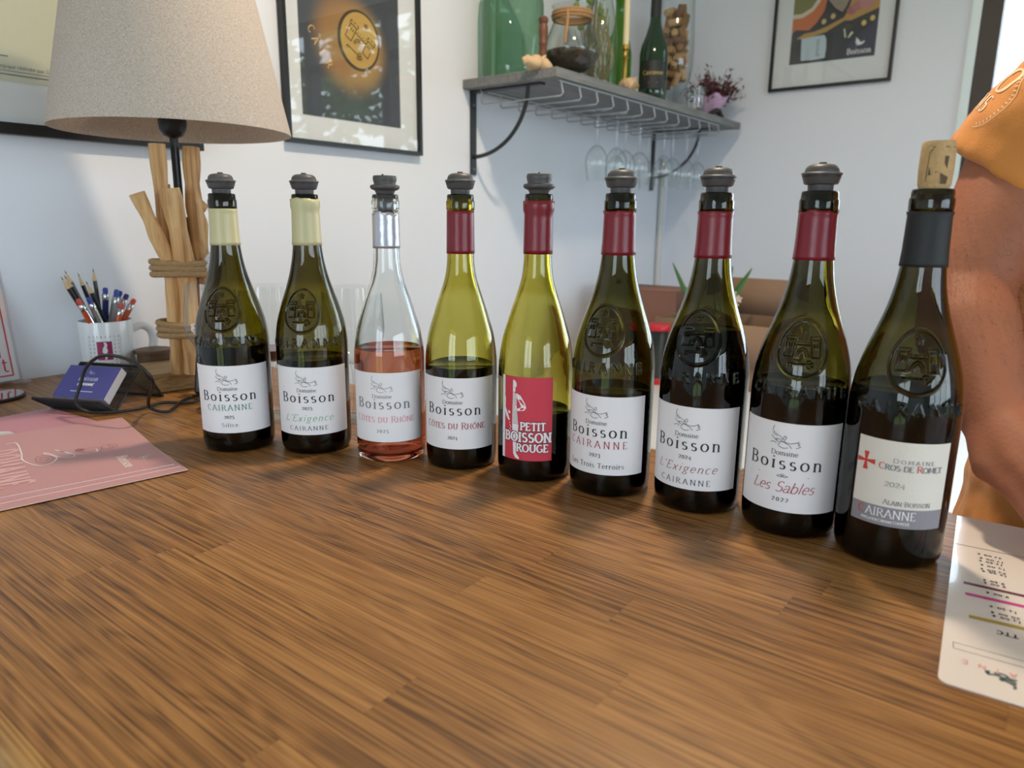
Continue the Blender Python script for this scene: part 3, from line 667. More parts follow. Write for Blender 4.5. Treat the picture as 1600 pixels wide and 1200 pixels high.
make_bottle(8, 'c', GL_DARK, WINE_RED, .143, CAPBLACK, (.2382, .2797), 7.5, 9, 'dark green bottle with black capsule and a red cross on its cream label', d9, PAPERC, (.0363, .1063), 98)

# ------------------------------------------------------------------ stoppers and the cork
def stopper_dome(i, label):
    x, y = BOT[i]; t = thing('bottle_stopper', label, 'stopper', (x, y, .2967), (0, 0, random.uniform(0, 6)), 'grey rubber stoppers on the bottles')
    MB().lathe([(0, -.016), (.0088, -.016), (.0094, -.012), (.0088, -.009), (.0096, -.005), (.0098, -.0004), (.0101, .0004), (.0103, .0045), (.0130, .0052), (.0136, .0058), (.0152, .0108), (.0150, .0116), (0, .0118)], 40).build('plug', GREY, t, smooth=30)
    MB().lathe([(.0142, .0100), (.0153, .0108), (.0153, .0124), (.0142, .0126)], 40).build('dark_ring', GREYD, t)
    dm = MB().lathe([(0, .0119), (.0156, .0122), (.0162, .0130), (.0162, .0139), (.0155, .0144), (.0137, .0149), (.0136, .0160), (.0131, .0178), (.0117, .0197), (.0090, .0210), (.004, .0216), (0, .0217)], 40).build('dome', GREY, t, smooth=35)
    MB().lathe([(0, .0214), (.0030, .0214), (.0030, .0226), (.0026, .0229), (0, .0230)], 20).build('nub', GREYD, dm)
def stopper_plain(i, label):
    x, y = BOT[i]; t = thing('bottle_stopper', label, 'stopper', (x, y, .2967), (0, 0, 0.6), 'grey rubber stoppers on the bottles')
    MB().lathe([(0, -.018), (.0085, -.018), (.0095, -.014), (.0088, -.010), (.0094, -.006), (.0090, -.003), (.0097, .0004), (.0112, .0035), (.0145, .0048), (.0158, .0060), (.0162, .0075), (.0156, .0090), (.0140, .0097), (.0120, .0100), (.0118, .0112), (.0126, .0140), (.0130, .0165), (.0124, .0190), (.0120, .0193), (.0030, .0193), (0, .0185)], 40).build('plug', GREY, t, smooth=40)
    for s in (-1, 1): MB().lathe([(0, .0190), (.0012, .0190), (.0010, .0205), (0, .0207)], 12).build('nub', GREYD, t, (s * .0095, 0, 0))
for i, nm in ((0, 'on the bottle marked Silice'), (1, 'on the bottle with the torn cream capsule'), (3, 'on the olive bottle with the white 2024 label'), (5, 'on the Les Trois Terroirs bottle'), (6, 'on the fullest dark bottle'), (7, 'on the Les Sables bottle')):
    stopper_dome(i, 'domed grey rubber stopper ' + nm)
stopper_plain(2, 'flat-topped grey rubber stopper on the clear bottle of pink wine')
stopper_plain(4, 'flat-topped grey rubber stopper on the bottle with the red label')
CORK = mat('cork', (196, 160, 112), .85, bump=.6, bscale=350, var=.22, vscale=160)
CORKD = mat('cork_stain', (120, 45, 75), .9); PRINT = mat('cork_print', (96, 78, 58), .9)
ck = thing('wine_cork', 'printed natural cork pushed tilted into the black-capsuled bottle', 'cork', (.6442, .0917, .2955), (0, R_(1), R_(20)))
MB().lathe([(0, -.004), (.0092, -.004), (.0098, 0), (.0114, .004), (.0120, .015), (.0117, .030), (.0112, .0345), (.0108, .0352), (0, .0354)], 40).build('cork_body', CORK, ck)
MB().lathe([(0, .0355), (.0085, .0355), (.0104, .03535)], 30).build('wine_stain', CORKD, ck, fix=False)
faceK = math.atan2(-.0917, -.6442) - R_(20)
def cfn(x, y, r=.0121): return (r * math.cos(faceK + x / .012), r * math.sin(faceK + x / .012), y)
mb = MB(); ribbons(mb, line([(-.0065, .006), (-.0055, .027), (-.0035, .029), (-.0035, .0305), (.006, .0305), (.014, .0305)], .0006), cfn)
for p in ([(-.005, .010), (.001, .0125), (-.005, .016)], [(.005, .019), (.0075, .0145), (.008, .024), (.005, .024)], [(.003, .012), (.009, .009), (.008, .004), (.004, .004)]): patch(mb, p, cfn)
mb.build('branded_print', PRINT, ck, smooth=None, fix=False)

# ================================================================== posters
def poster(name, label, axis, u0, u1, z0, z1, fr, mat_w, off, framecol):
    """frame hung flat on a wall. axis 'y': wall y=ROOM_Y1 ; axis 'x': wall x=ROOM_X1. returns root and map (u,z,depth)->local"""
    t = thing(name, label, 'picture')
    D = .018
    def pt(u, z, d):
        return (u, ROOM_Y1 - d, z) if axis == 'y' else (ROOM_X1 - d, u, z)
    def slab(nm, a, b, c, d_, e0, e1, m):
        p, q = pt(a, c, e0), pt(b, d_, e1); ctr = [(p[k] + q[k]) / 2 for k in range(3)]; dim = [abs(p[k] - q[k]) for k in range(3)]
        return box(nm, ctr, dim, m, t)
    slab('frame_bar', u0, u0 + fr, z0, z1, .0008, D, framecol); slab('frame_bar', u1 - fr, u1, z0, z1, .0008, D, framecol)
    slab('frame_bar', u0 + fr, u1 - fr, z0, z0 + fr, .0008, D, framecol); slab('frame_bar', u0 + fr, u1 - fr, z1 - fr, z1, .0008, D, framecol)
    slab('mount', u0 + fr, u1 - fr, z0 + fr, z1 - fr, .002, .006, mat('mount_board', (230, 232, 236), .7))
    gl = [pt(u0 + fr, z0 + fr, .013), pt(u1 - fr, z0 + fr, .013), pt(u1 - fr, z1 - fr, .013), pt(u0 + fr, z1 - fr, .013)]
    MB().poly(gl).build('glass_pane', PANE, t, fix=False)
    return t, pt, slab
def shape(root, pt, pts, m, name, d=.0068, parent=None):
    return MB().poly([pt(u, z, d) for u, z in pts]).build(name, m, root, smooth=None, fix=False)
FRAMEB = mat('frame_black', (20, 20, 23), .35)
# map poster far left
t, pt, slab = poster('framed_map', 'black-framed pale yellow map behind the lamp shade', 'y', .10, .785, .395, 1.25, .018, 0, 0, FRAMEB)
pr = shape(t, pt, [(.17, .476), (.715, .476), (.715, 1.17), (.17, 1.17)], mat('map_paper', (212, 211, 190), .7), 'map_sheet')
ribbons(MB(), line([(.19, .486), (.695, .486)], .0016) + line([(.19, .4915), (.695, .4915)], .0008) + line([(.36, .513), (.475, .513)], .0018) + line([(.3, .60), (.49, .60)], .0006) + line([(.49, .60), (.49, .62)], .0006) + shift(text('Carte Géologique réalisée par Georges', .0055, thick=.12, thin=.08, track=.12)[0], .49, .4955), lambda u, z: pt(u, z, .0074)).build('map_printing', INKG, t, smooth=None, fix=False)
# seal photograph
def glow_mat():
    m = bpy.data.materials.new('seal_photo'); m.use_nodes = True; nt = m.node_tree; N = nt.nodes; Lk = nt.links; p = N['Principled BSDF']; p.inputs['Roughness'].default_value = .5
    geo = N.new('ShaderNodeNewGeometry')
    def ell(cx, cz, rx, rz, f0, f1, ang=0):
        s = N.new('ShaderNodeVectorMath'); s.operation = 'SUBTRACT'; s.inputs[1].default_value = (cx, 0, cz + TZ); Lk.new(geo.outputs['Position'], s.inputs[0])
        r = N.new('ShaderNodeVectorRotate'); r.rotation_type = 'Y_AXIS'; r.inputs['Angle'].default_value = ang; Lk.new(s.outputs[0], r.inputs['Vector'])
        k = N.new('ShaderNodeVectorMath'); k.operation = 'MULTIPLY'; k.inputs[1].default_value = (1 / rx, 0, 1 / rz); Lk.new(r.outputs[0], k.inputs[0])
        l = N.new('ShaderNodeVectorMath'); l.operation = 'LENGTH'; Lk.new(k.outputs[0], l.inputs[0])
        mr = N.new('ShaderNodeMapRange'); mr.inputs['From Min'].default_value = f1; mr.inputs['From Max'].default_value = f0; Lk.new(l.outputs['Value'], mr.inputs['Value']); mr.interpolation_type = 'SMOOTHSTEP'; return mr.outputs[0]
    def mixc(a_, f, col):
        x = N.new('ShaderNodeMix'); x.data_type = 'RGBA'; Lk.new(f, x.inputs['Factor'])
        if isinstance(a_, tuple): x.inputs['A'].default_value = a_
        else: Lk.new(a_, x.inputs['A'])
        x.inputs['B'].default_value = col; return x.outputs['Result']
    c = mixc(lin(70, 73, 80), ell(1.16, .655, .105, .125, .55, 1.05, .5), lin(160, 118, 72))
    c = mixc(c, ell(1.205, .66, .075, .10, .3, 1.1, .3), lin(182, 142, 84))
    c = mixc(c, ell(1.192, .668, .063, .066, .97, 1.0), lin(64, 54, 40))
    c = mixc(c, ell(1.194, .669, .056, .060, .97, 1.0), lin(196, 156, 84))
    Lk.new(c, p.inputs['Base Color']); return m
t, pt, slab = poster('framed_photograph', 'black-framed photograph of a golden bottle seal, window mirrored in its glass', 'y', .980, 1.383, .430, .945, .009, 0, 0, FRAMEB)
shape(t, pt, [(1.027, .491), (1.317, .491), (1.317, .885), (1.027, .885)], glow_mat(), 'photo_print')
em = []
for pts, wd in emb_strokes(): em.append(([(p[0] * 2.7, p[1] * 2.4) for p in pts], [.0011] * len(pts)))
GOLDD = mat('seal_engraving', (92, 70, 36), .6); GOLDL = mat('seal_highlight', (226, 190, 124), .5)
ribbons(MB(), shift(em, 1.193, .668, -.55), lambda u, z: pt(u, z, .0074)).build('printed_castle', GOLDD, t, smooth=None, fix=False)
ar = []
for k, ch in enumerate('CAIR'):
    u, z = ((1.052, .664), (1.062, .643), (1.078, .622), (1.096, .600))[k]; ar += shift(text('CAIR'[k], .017, thick=.14, thin=.08)[0], u, z, -1.0)
ribbons(MB(), ar, lambda u, z: pt(u, z, .0074)).build('printed_letters', GOLDL, t, smooth=None, fix=False)
# food photograph on the other wall (u = world y, runs from large to small along the picture)
t, pt, slab = poster('framed_food_photograph', 'black-framed photograph of pumpkin, sausage and wine on the wall by the window', 'x', .574, .984, .745, 1.26, .010, 0, 0, FRAMEB)
shape(t, pt, [(.918, .832), (.634, .832), (.634, 1.17), (.918, 1.17)], mat('photo_dark', (48, 46, 54), .6), 'photo_print')
def C3(cx, cz, rx, rz, n=28): return [(cx + rx * math.cos(2 * pi * k / n), cz + rz * math.sin(2 * pi * k / n)) for k in range(n)]
def s3(pts, c, nm, d): return shape(t, pt, pts, mat('photo_' + nm + str(c[0]), c, .6), nm, d)
s3([(.918, .935), (.905, .948), (.860, .941), (.835, .962), (.812, .998), (.805, 1.04), (.810, 1.10), (.918, 1.12)], (206, 112, 62), 'printed_pumpkin', .0070)
s3([(.918, .985), (.885, .985), (.850, 1.002), (.828, 1.03), (.822, 1.08), (.918, 1.10)], (214, 206, 186), 'printed_rim', .0072)
s3([(.918, 1.000), (.890, .998), (.855, 1.014), (.838, 1.04), (.834, 1.08), (.918, 1.09)], (126, 122, 70), 'printed_bowl', .0074)
s3([(.800, 1.03), (.775, 1.00), (.752, .985), (.742, 1.00), (.720, 1.05), (.76, 1.09)], (152, 138, 122), 'printed_bread', .0070)
s3([(.900, .918), (.872, .932), (.840, .934), (.800, .945), (.745, .967), (.735, .985), (.725, 1.02), (.634, 1.06), (.634, .982), (.72, .954), (.742, .956), (.80, .928), (.845, .918), (.880, .914)], (186, 144, 78), 'printed_spoon', .0072)
for k, (cx, cz, r, cc) in enumerate(((.722, .986, .016, (168, 98, 100)), (.704, .997, .018, (178, 112, 116)), (.676, 1.004, .022, (190, 128, 132)))): s3(C3(cx, cz, r, r * .85), cc, 'printed_sausage', .0074 + k * .0002)
s3([(.918, .832), (.918, .905), (.80, .925), (.775, .922), (.775, .832)], (26, 28, 28), 'printed_bottle', .0071)
s3([(.882, .915), (.845, .918), (.8045, .919), (.7965, .905), (.794, .875), (.796, .843), (.84, .840), (.878, .842)], (188, 206, 218), 'printed_label', .0076)
s3([(.74, .832), (.72, .88), (.67, .92), (.634, .95), (.634, .832)], (62, 58, 84), 'printed_cloth', .0069)
for cx, cz in ((.8102, .9626), (.7812, .9755), (.6783, .9401), (.6523, .9518)): s3(C3(cx, cz, .008, .009, 12), (206, 176, 122) if cx > .7 else (214, 190, 110), 'printed_nut', .0076)
s3([(.737, .93), (.731, .902), (.736, .90), (.742, .93)], (214, 206, 180), 'printed_mushroom', .0076); s3([(.716, .918), (.726, .900), (.722, .898), (.708, .914)], (222, 216, 196), 'printed_mushroom', .0076)
s3(C3(.727, .934, .016, .008, 14), (70, 62, 56), 'printed_cap', .0077)
fn3 = lambda u, z: pt(.685 - u, z, .0080)
ribbons(MB(), shift(text('Boisson', .0175, thick=.17, thin=.09, serif=.12)[0], 0, .8445), fn3).build('printed_name', PAPER, t, smooth=None, fix=False)
patch(MB(), [(-.015, .870), (-.012, .872), (.002, .871), (.010, .874), (.016, .880), (.014, .884), (.006, .879), (.001, .882), (-.004, .889), (-.014, .897), (-.012, .886), (-.015, .880), (-.008, .877)], fn3).build('printed_dove', PAPER, t, smooth=None, fix=False)
ribbons(MB(), shift(text('Boisson', .013, thick=.15, thin=.07)[0], 0, 0), lambda u, z: pt(.828 - z, .879 + u, .0080)).build('printed_name', mat('ink_blue_grey', (96, 108, 124), .6), t, smooth=None, fix=False)

# ================================================================== shelf
SX0, SX1, SY0, SZ1, STH = 1.556, 2.79, 1.066, .640, .024
SHELFM = wood_mat('grey_painted_board', (96, 97, 98), (118, 119, 120), (136, 137, 138), 'X', .5, .6, .1)
sh = thing('wall_shelf', 'grey painted board shelf on black curved brackets, above the bottles', 'shelf')
box('board', ((SX0 + SX1) / 2, (SY0 + 1.373) / 2, SZ1 - STH / 2), (SX1 - SX0, 1.373 - SY0, STH), SHELFM, sh, bevel=.002)
for bxx in (1.597, 2.685):
    br = MB().box((bxx, 1.3705, .505), (.022, .005, .222)).box((bxx, 1.255, SZ1 - STH - .0025), (.022, .236, .005))
    pts = [(bxx, 1.368 - .185 * math.sin(t), .443 + .170 * (1 - math.cos(t))) for t in np.linspace(0, pi / 2, 16)]
    br.tube(pts, .0055, 8); br.build('bracket', mat('bracket_black', (34, 38, 42), .45), sh, smooth=40)
for bxx in (1.597, 2.685):
    for z in (.58, .41): MB().lathe([(0, 0), (.004, 0), (.003, .002), (0, .0025)], 10).build('screw', mat('screw_steel', (120, 124, 128), .4, metal=.8), sh, (bxx, 1.3680, z), (R_(90), 0, 0))
WIRE = mat('white_wire', (176, 182, 188), .35, metal=.3)
rk = thing('glass_rack', 'white wire stemware rack fixed under the grey shelf', 'rack', (0, 0, 0))
nr = 13; wr = .0022; zr = .578
for k in range(nr):
    x = 1.592 + (2.60 - 1.592) * k / (nr - 1)
    MB().tube([(x, 1.078, SZ1 - STH - .0015), (x, 1.070, zr + .006), (x, 1.076, zr), (x, 1.33, zr), (x, 1.336, zr + .006), (x, 1.334, SZ1 - STH - .0015)], wr, 6).build('wire', WIRE, rk)
for y in (1.078, 1.334): MB().tube([(1.585, y, SZ1 - STH - .003), (2.607, y, SZ1 - STH - .003)], wr, 6).build('rail', WIRE, rk)

def wine_glass(name, label, loc, group, H=.20, rb=.038, rrim=.031, hb=.095, rf=.033, rot=(0, 0, 0), m=None, seg=32):
    m = m or THIN; t = thing(name, label, 'glass', loc, rot, group); zb = H - hb
    MB().lathe([(.003, zb), (.012, zb + .003), (rb * .72, zb + hb * .16), (rb * .95, zb + hb * .32), (rb, zb + hb * .45), (rb * .97, zb + hb * .62), (rrim * 1.04, zb + hb * .88), (rrim, H)], seg).build('bowl', m, t, smooth=179)
    MB().lathe([(.0065, .006), (.0042, .018), (.0036, zb * .6), (.0042, zb - .008), (.007, zb + .001)], 16).build('stem', m, t, smooth=179)
    MB().lathe([(.0065, .006), (.014, .0032), (rf, .0012), (rf, .0004), (.012, .0009), (0, .002)], seg).build('foot', m, t, smooth=60)
    return t
for k, (x, y) in enumerate(((1.87, 1.135), (1.965, 1.125), (2.045, 1.14), (2.12, 1.13), (2.28, 1.125), (2.38, 1.14), (2.47, 1.13), (2.575, 1.135), (2.20, 1.26), (2.44, 1.265))):
    g = wine_glass('hanging_wine_glass', 'clear wine glass hanging upside down from the wire rack', (x, y, zr + .0045), 'wine glasses hanging in the rack', H=.195, rb=.033, rrim=.027, hb=.098, rf=.031, rot=(pi, 0, 0), seg=24)

# things on the shelf
ST = SZ1 + .0005
GREENG = thin_glass('green_thin_glass', (.55, .72, .58), (.16, .27, .18)); GREENL = thin_glass('pale_green_glass', (.86, .90, .84), (.35, .42, .36))
t = thing('glass_demijohn', 'large pale green glass demijohn at the end of the grey shelf', 'demijohn', (1.663, 1.286, ST))
MB().lathe([(0, .012), (.068, .004), (.079, 0), (.082, .008), (.083, .03), (.083, .19), (.079, .225), (.06, .258), (.04, .278), (.022, .29), (.020, .33), (.024, .334), (.024, .342), (.019, .342)], 48).build('body', GREENG, t, smooth=60)
def driftwood(label, loc, L, seed, group='driftwood on the shelf'):
    rd = random.Random(seed); n = 14; pts = []; rad = []
    for k in range(n): pts.append((L * (k / (n - 1) - .5), .012 * math.sin(k * .9 + seed), .013 + .005 * math.sin(k * 1.7))); rad.append(.006 + .010 * math.sin(pi * k / (n - 1)) + rd.uniform(0, .004))
    mb = MB().tube(pts, rad, 9); mb.tube([(0, 0, .015), (.012, -.008, .03), (.02, -.01, .036)], [.007, .005, .003], 7)
    return tag(mb.build('driftwood', mat('bleached_wood', (206, 176, 140), .8, bump=.5, bscale=80, var=.2, vscale=60), None, loc, (0, 0, rd.uniform(-.6, .3)), smooth=60), label, 'driftwood', group)
driftwood('pale lump of driftwood in front of the green demijohn', (1.572, 1.135, ST), .10, 2)
driftwood('small pale piece of driftwood at the foot of the candlestick', (1.955, 1.085, ST), .055, 5)
t = thing('wooden_corkscrew', 'old turned wooden screw handle standing beside the green demijohn', 'corkscrew', (1.60, 1.14, ST + .018))
MB().lathe([(0, 0), (.009, 0), (.010, .03), (.009, .045), (.011, .048), (.011, .052), (.009, .056), (.012, .075), (.011, .092), (.009, .096), (.012, .1), (.012, .108), (.007, .113), (0, .114)], 20).build('shaft', mat('walnut', (104, 62, 44), .5, var=.3, vscale=40), t)
# rope-necked jar
t = thing('glass_jar', 'bulging glass jar with rope round its neck and dark earth inside', 'jar', (1.713, 1.128, ST))
MB().lathe([(0, .006), (.042, .002), (.048, .004), (.042, .016), (.062, .032), (.074, .06), (.072, .085), (.059, .115), (.049, .140), (.047, .155), (.050, .170), (.055, .176)], 48).build('body', thin_glass('jar_glass', (.90, .92, .90), (.34, .38, .36)), t, smooth=60)
MB().lathe([(0, .02), (.040, .02), (.058, .034), (.070, .058), (.066, .066), (0, .072)], 40).build('earth', mat('dark_earth', (62, 52, 44), .95, bump=.8, bscale=120, var=.4, vscale=60), t)
for k in range(3): MB().tube([((.050 + .002 * (k % 2)) * math.cos(a_), (.050 + .002 * (k % 2)) * math.sin(a_), .146 + k * .007) for a_ in np.linspace(0, 2 * pi, 33)], .0042, 7, cap=False).build('rope_turn', TWINE, t)
MB().tube(smooth_curve([(-.050, -.018, .155), (-.064, -.028, .13), (-.072, -.030, .10), (-.076, -.03, .07)], 4), .004, 7).build('rope_end', TWINE, t)
# clear tall bottle with dried stems
t = thing('clear_bottle', 'tall clear glass bottle with dried straw inside, beside the roped jar', 'bottle', (1.905, 1.155, ST))
MB().lathe([(0, .01), (.040, .003), (.045, .006), (.046, .02), (.046, .14), (.041, .18), (.031, .23), (.025, .27), (.022, .32), (.027, .325), (.027, .335), (.021, .335)], 40).build('body', GREENL, t, smooth=60)
mb = MB(); rd = random.Random(3)
for k in range(26):
    a0 = rd.uniform(0, 6.28); r0 = rd.uniform(0, .03); a1 = rd.uniform(0, 6.28); mb.tube([(r0 * math.cos(a0), r0 * math.sin(a0), .012), (.038 * math.cos(a1), .038 * math.sin(a1), rd.uniform(.06, .1)), (.02 * math.cos(a1 + 1), .02 * math.sin(a1 + 1), rd.uniform(.14, .22))], .0012, 4)
s = mb.build('dried_straw', mat('straw', (150, 136, 96), .9), t); s['kind'] = 'stuff'
# candle in brass holder
BRASS = mat('brass', (176, 142, 74), .35, metal=.85)
t = thing('candlestick', 'slim brass candlestick on the grey shelf', 'candlestick', (1.972, 1.112, ST))
MB().lathe([(0, 0), (.022, 0), (.022, .004), (.008, .009), (.006, .014), (.008, .02), (.006, .026), (.0065, .09), (.010, .095), (.0065, .10), (.0075, .112), (.012, .116), (.012, .128), (.009, .128)], 20).build('stem', BRASS, t)
t = thing('candle', 'cream taper candle standing in the brass candlestick', 'candle', (1.972, 1.112, ST + .116))
MB().lathe([(0, .002), (.0088, .002), (.0080, .30), (0, .304)], 20).build('wax', mat('candle_wax', (224, 212, 172), .5), t)
MB().tube([(0, 0, .303), (.001, 0, .312)], .0009, 5).build('wick', BLACKP, t)
# green bottle with wrapped top behind
t = thing('green_bottle', 'bright green glass bottle standing behind the brass candlestick', 'bottle', (2.165, 1.245, ST))
MB().lathe([(0, .004), (.036, 0), (.040, .008), (.041, .03), (.041, .15), (.034, .19), (.020, .225), (.015, .26), (.015, .31), (.018, .312), (.018, .32), (.013, .32)], 36).build('body', mat('bright_green_glass', (70, 128, 22), .12, spec=.6), t, smooth=60)
t = thing('dried_bouquet', 'bunch of dried green buds and brown grass behind the clear bottle', 'bouquet', (2.03, 1.27, ST))
mb = MB(); bud = MB(); rd = random.Random(9)
for k in range(36):
    a0 = rd.uniform(0, 6.28); r0 = rd.uniform(.02, .085); h = rd.uniform(.18, .34); p = (r0 * math.cos(a0), r0 * math.sin(a0) * .7, h)
    mb.tube([(.006 * math.cos(a0), .006 * math.sin(a0), .0), (p[0] * .4, p[1] * .4, h * .6), p], [.0022, .0018, .001], 5)
    if k % 2 == 0: bud.lathe([(0, h - .012), (.009, h - .006), (.011, h + .002), (.006, h + .012), (0, h + .016)], 8, p[0], p[1])
o = mb.build('stem', mat('dry_stem', (140, 104, 66), .9), t); o['kind'] = 'stuff'
o = bud.build('bud', mat('green_bud', (132, 152, 60), .7), t); o['kind'] = 'stuff'
# dark bottle with gold label
t = thing('dark_wine_bottle', 'dark green bottle with black label and gold print on the shelf', 'bottle', (2.180, 1.128, ST))
MB().lathe([(0, .004), (.038, 0), (.043, .006), (.044, .03), (.044, .14), (.040, .165), (.028, .195), (.019, .225), (.0155, .25), (.0150, .30), (.017, .302), (.017, .310), (.012, .310)], 40).build('body', mat('bottle_dark_green', (26, 52, 34), .08, spec=.7), t, smooth=60)
MB().lathe([(.0165, .246), (.0158, .302), (.0162, .302)], 30).build('capsule', CAPBLACK, t)
fc = math.atan2(-1.128, -2.180); fnL = lab_fn(.0446, fc, .0)
Lb = MB()
for j in range(16):
    p, q = -.042 + .084 * j / 16, -.042 + .084 * (j + 1) / 16; Lb.poly([fnL(p, .035), fnL(q, .035), fnL(q, .115), fnL(p, .115)])
Lb = Lb.build('paper_label', mat('label_black', (28, 28, 30), .5), t, fix=False)
fnL2 = lab_fn(.0449, fc, .0); GOLD = mat('gold_print', (190, 160, 84), .4)
ribbons(MB(), shift(text('Cairanne', .013, thick=.16, thin=.08)[0], 0, .075) + line([(-.026, .066), (.026, .066)], .003) + line([(-.014, .052), (.014, .052)], .002), fnL2).build('gold_lettering', GOLD, Lb, smooth=None, fix=False)
ribbons(MB(), line([(-.032, .100), (.032, .100)], .004), fnL2).build('grey_lettering', INKG, Lb, smooth=None, fix=False)
# goblet of corks
GX, GY = 2.46, 1.19
t = thing('cork_goblet', 'tall glass goblet vase filled with wine corks', 'vase', (GX, GY, ST))
MB().lathe([(0, .004), (.036, 0), (.036, .004), (.016, .010), (.012, .022), (.014, .045), (.030, .070), (.052, .110), (.061, .160), (.062, .21), (.058, .31), (.054, .42), (.053, .43)], 48).build('body', thin_glass('goblet_glass', (.95, .96, .95), (.5, .56, .52)), t, smooth=60)
ck_me = fixn(mesh('cork', *(lambda m_: (m_.v, m_.f))(MB().lathe([(0, -.022), (.0115, -.022), (.0125, -.019), (.0125, .019), (.0115, .022), (0, .022)], 10)), 50))
ck_ms = [mat('cork_%d' % k, c_, .9, var=.25, vscale=120) for k, c_ in enumerate(((176, 138, 98), (146, 108, 74), (196, 162, 120), (120, 88, 66)))]
rd = random.Random(4); placed = []
tries = 0
while len(placed) < 60 and tries < 9000:
    tries += 1
    z = rd.uniform(.105, .335); rmax = float(np.interp(z, [.070, .110, .160, .21, .31, .42], [.026, .048, .057, .058, .054, .050])) - .021
    a0 = rd.uniform(0, 2 * pi); r0 = rmax * math.sqrt(rd.uniform(0, 1)); p = Vector((r0 * math.cos(a0), r0 * math.sin(a0), z))
    if any((p - q).length < .026 for q in placed): continue
    placed.append(p); o = bpy.data.objects.new('loose_cork', ck_me); COL.objects.link(o); o.location = (GX + p.x, GY + p.y, ST + p.z + TZ)
    # lie along the wall of the vase where close to it
    o.rotation_euler = Euler((rd.uniform(-.5, .5) + (pi / 2 if rd.random() < .6 else .2), rd.uniform(-.3, .3), a0 + rd.uniform(-.5, .5) + (0 if rd.random() < .5 else pi / 2)))
    if not ck_me.materials: ck_me.materials.append(ck_ms[0])
    o.material_slots[0].link = 'OBJECT'; o.material_slots[0].material = ck_ms[rd.randrange(4)]
    tag(o, 'used wine cork inside the tall goblet vase on the shelf', 'cork', 'corks in the goblet vase')
t = thing('small_tumbler', 'small clear tumbler beside the goblet of corks on the shelf', 'glass', (2.43, 1.092, ST))
MB().lathe([(0, .004), (.026, .004), (.028, 0), (.030, .004), (.034, .075), (.0335, .076), (.029, .01)], 32).build('body', THIN, t, smooth=60)
t = thing('dried_flowers', 'dry purple flower bunch in a pink wrap at the shelf end', 'flowers', (2.680, 1.145, ST))
rd = random.Random(12); tw = MB(); lf = MB(); pk = MB()
for k in range(110):
    d_ = Vector((rd.gauss(.15, 1), rd.gauss(-.1, .8), abs(rd.gauss(.2, .8)))).normalized() * rd.uniform(.05, .125); c = Vector((.02, 0, .075)); p = c + d_
    tw.tube([c * .6, c + d_ * .5, p], [.0014, .001, .0007], 4)
    for q in range(7):
        w_ = c + d_ * rd.uniform(.4, 1) + Vector((rd.gauss(0, .01), rd.gauss(0, .01), rd.gauss(0, .01))); u = Vector((rd.gauss(0, 1), rd.gauss(0, 1), rd.gauss(0, 1))).normalized(); v = u.orthogonal().normalized(); s_ = rd.uniform(.006, .014)
        lf.poly([w_ - u * s_, w_ + v * s_ * .5, w_ + u * s_, w_ - v * s_ * .5])
o = tw.build('twig', mat('dark_twig', (72, 46, 44), .9), t); o['kind'] = 'stuff'
o = lf.build('petal', mat('purple_petal', (104, 52, 60), .8, var=.4, vscale=80), t, fix=False); o['kind'] = 'stuff'
V_ = []; F_ = []; n = 28
for i in range(5):
    for j in range(n):
        an = 2 * pi * j / n; r = .022 + .040 * (i / 4) ** 1.2 + (.008 * math.sin(7 * an) * i / 4); V_.append((r * math.cos(an), r * math.sin(an), .002 + .02 * i + .006 * math.sin(5 * an + 1) * i / 4))
for i in range(4):
    for j in range(n): F_.append((i * n + j, i * n + (j + 1) % n, (i + 1) * n + (j + 1) % n, (i + 1) * n + j))
o = link('pink_wrap', mesh('pink_wrap', V_, F_, 60), mat('pink_paper', (206, 172, 206), .6), t); o.modifiers.new('s', 'SOLIDIFY').thickness = .001
MB().tube(smooth_curve([(-.10, -.035, .010), (-.075, -.045, .020), (-.04, -.048, .026), (0, -.045, .012), (.05, -.035, .010)], 4), [.004 + .006 * math.sin(pi * k / 16) for k in range(17)], 8).build('dark_branch', mat('dark_branch', (52, 46, 44), .8), t)

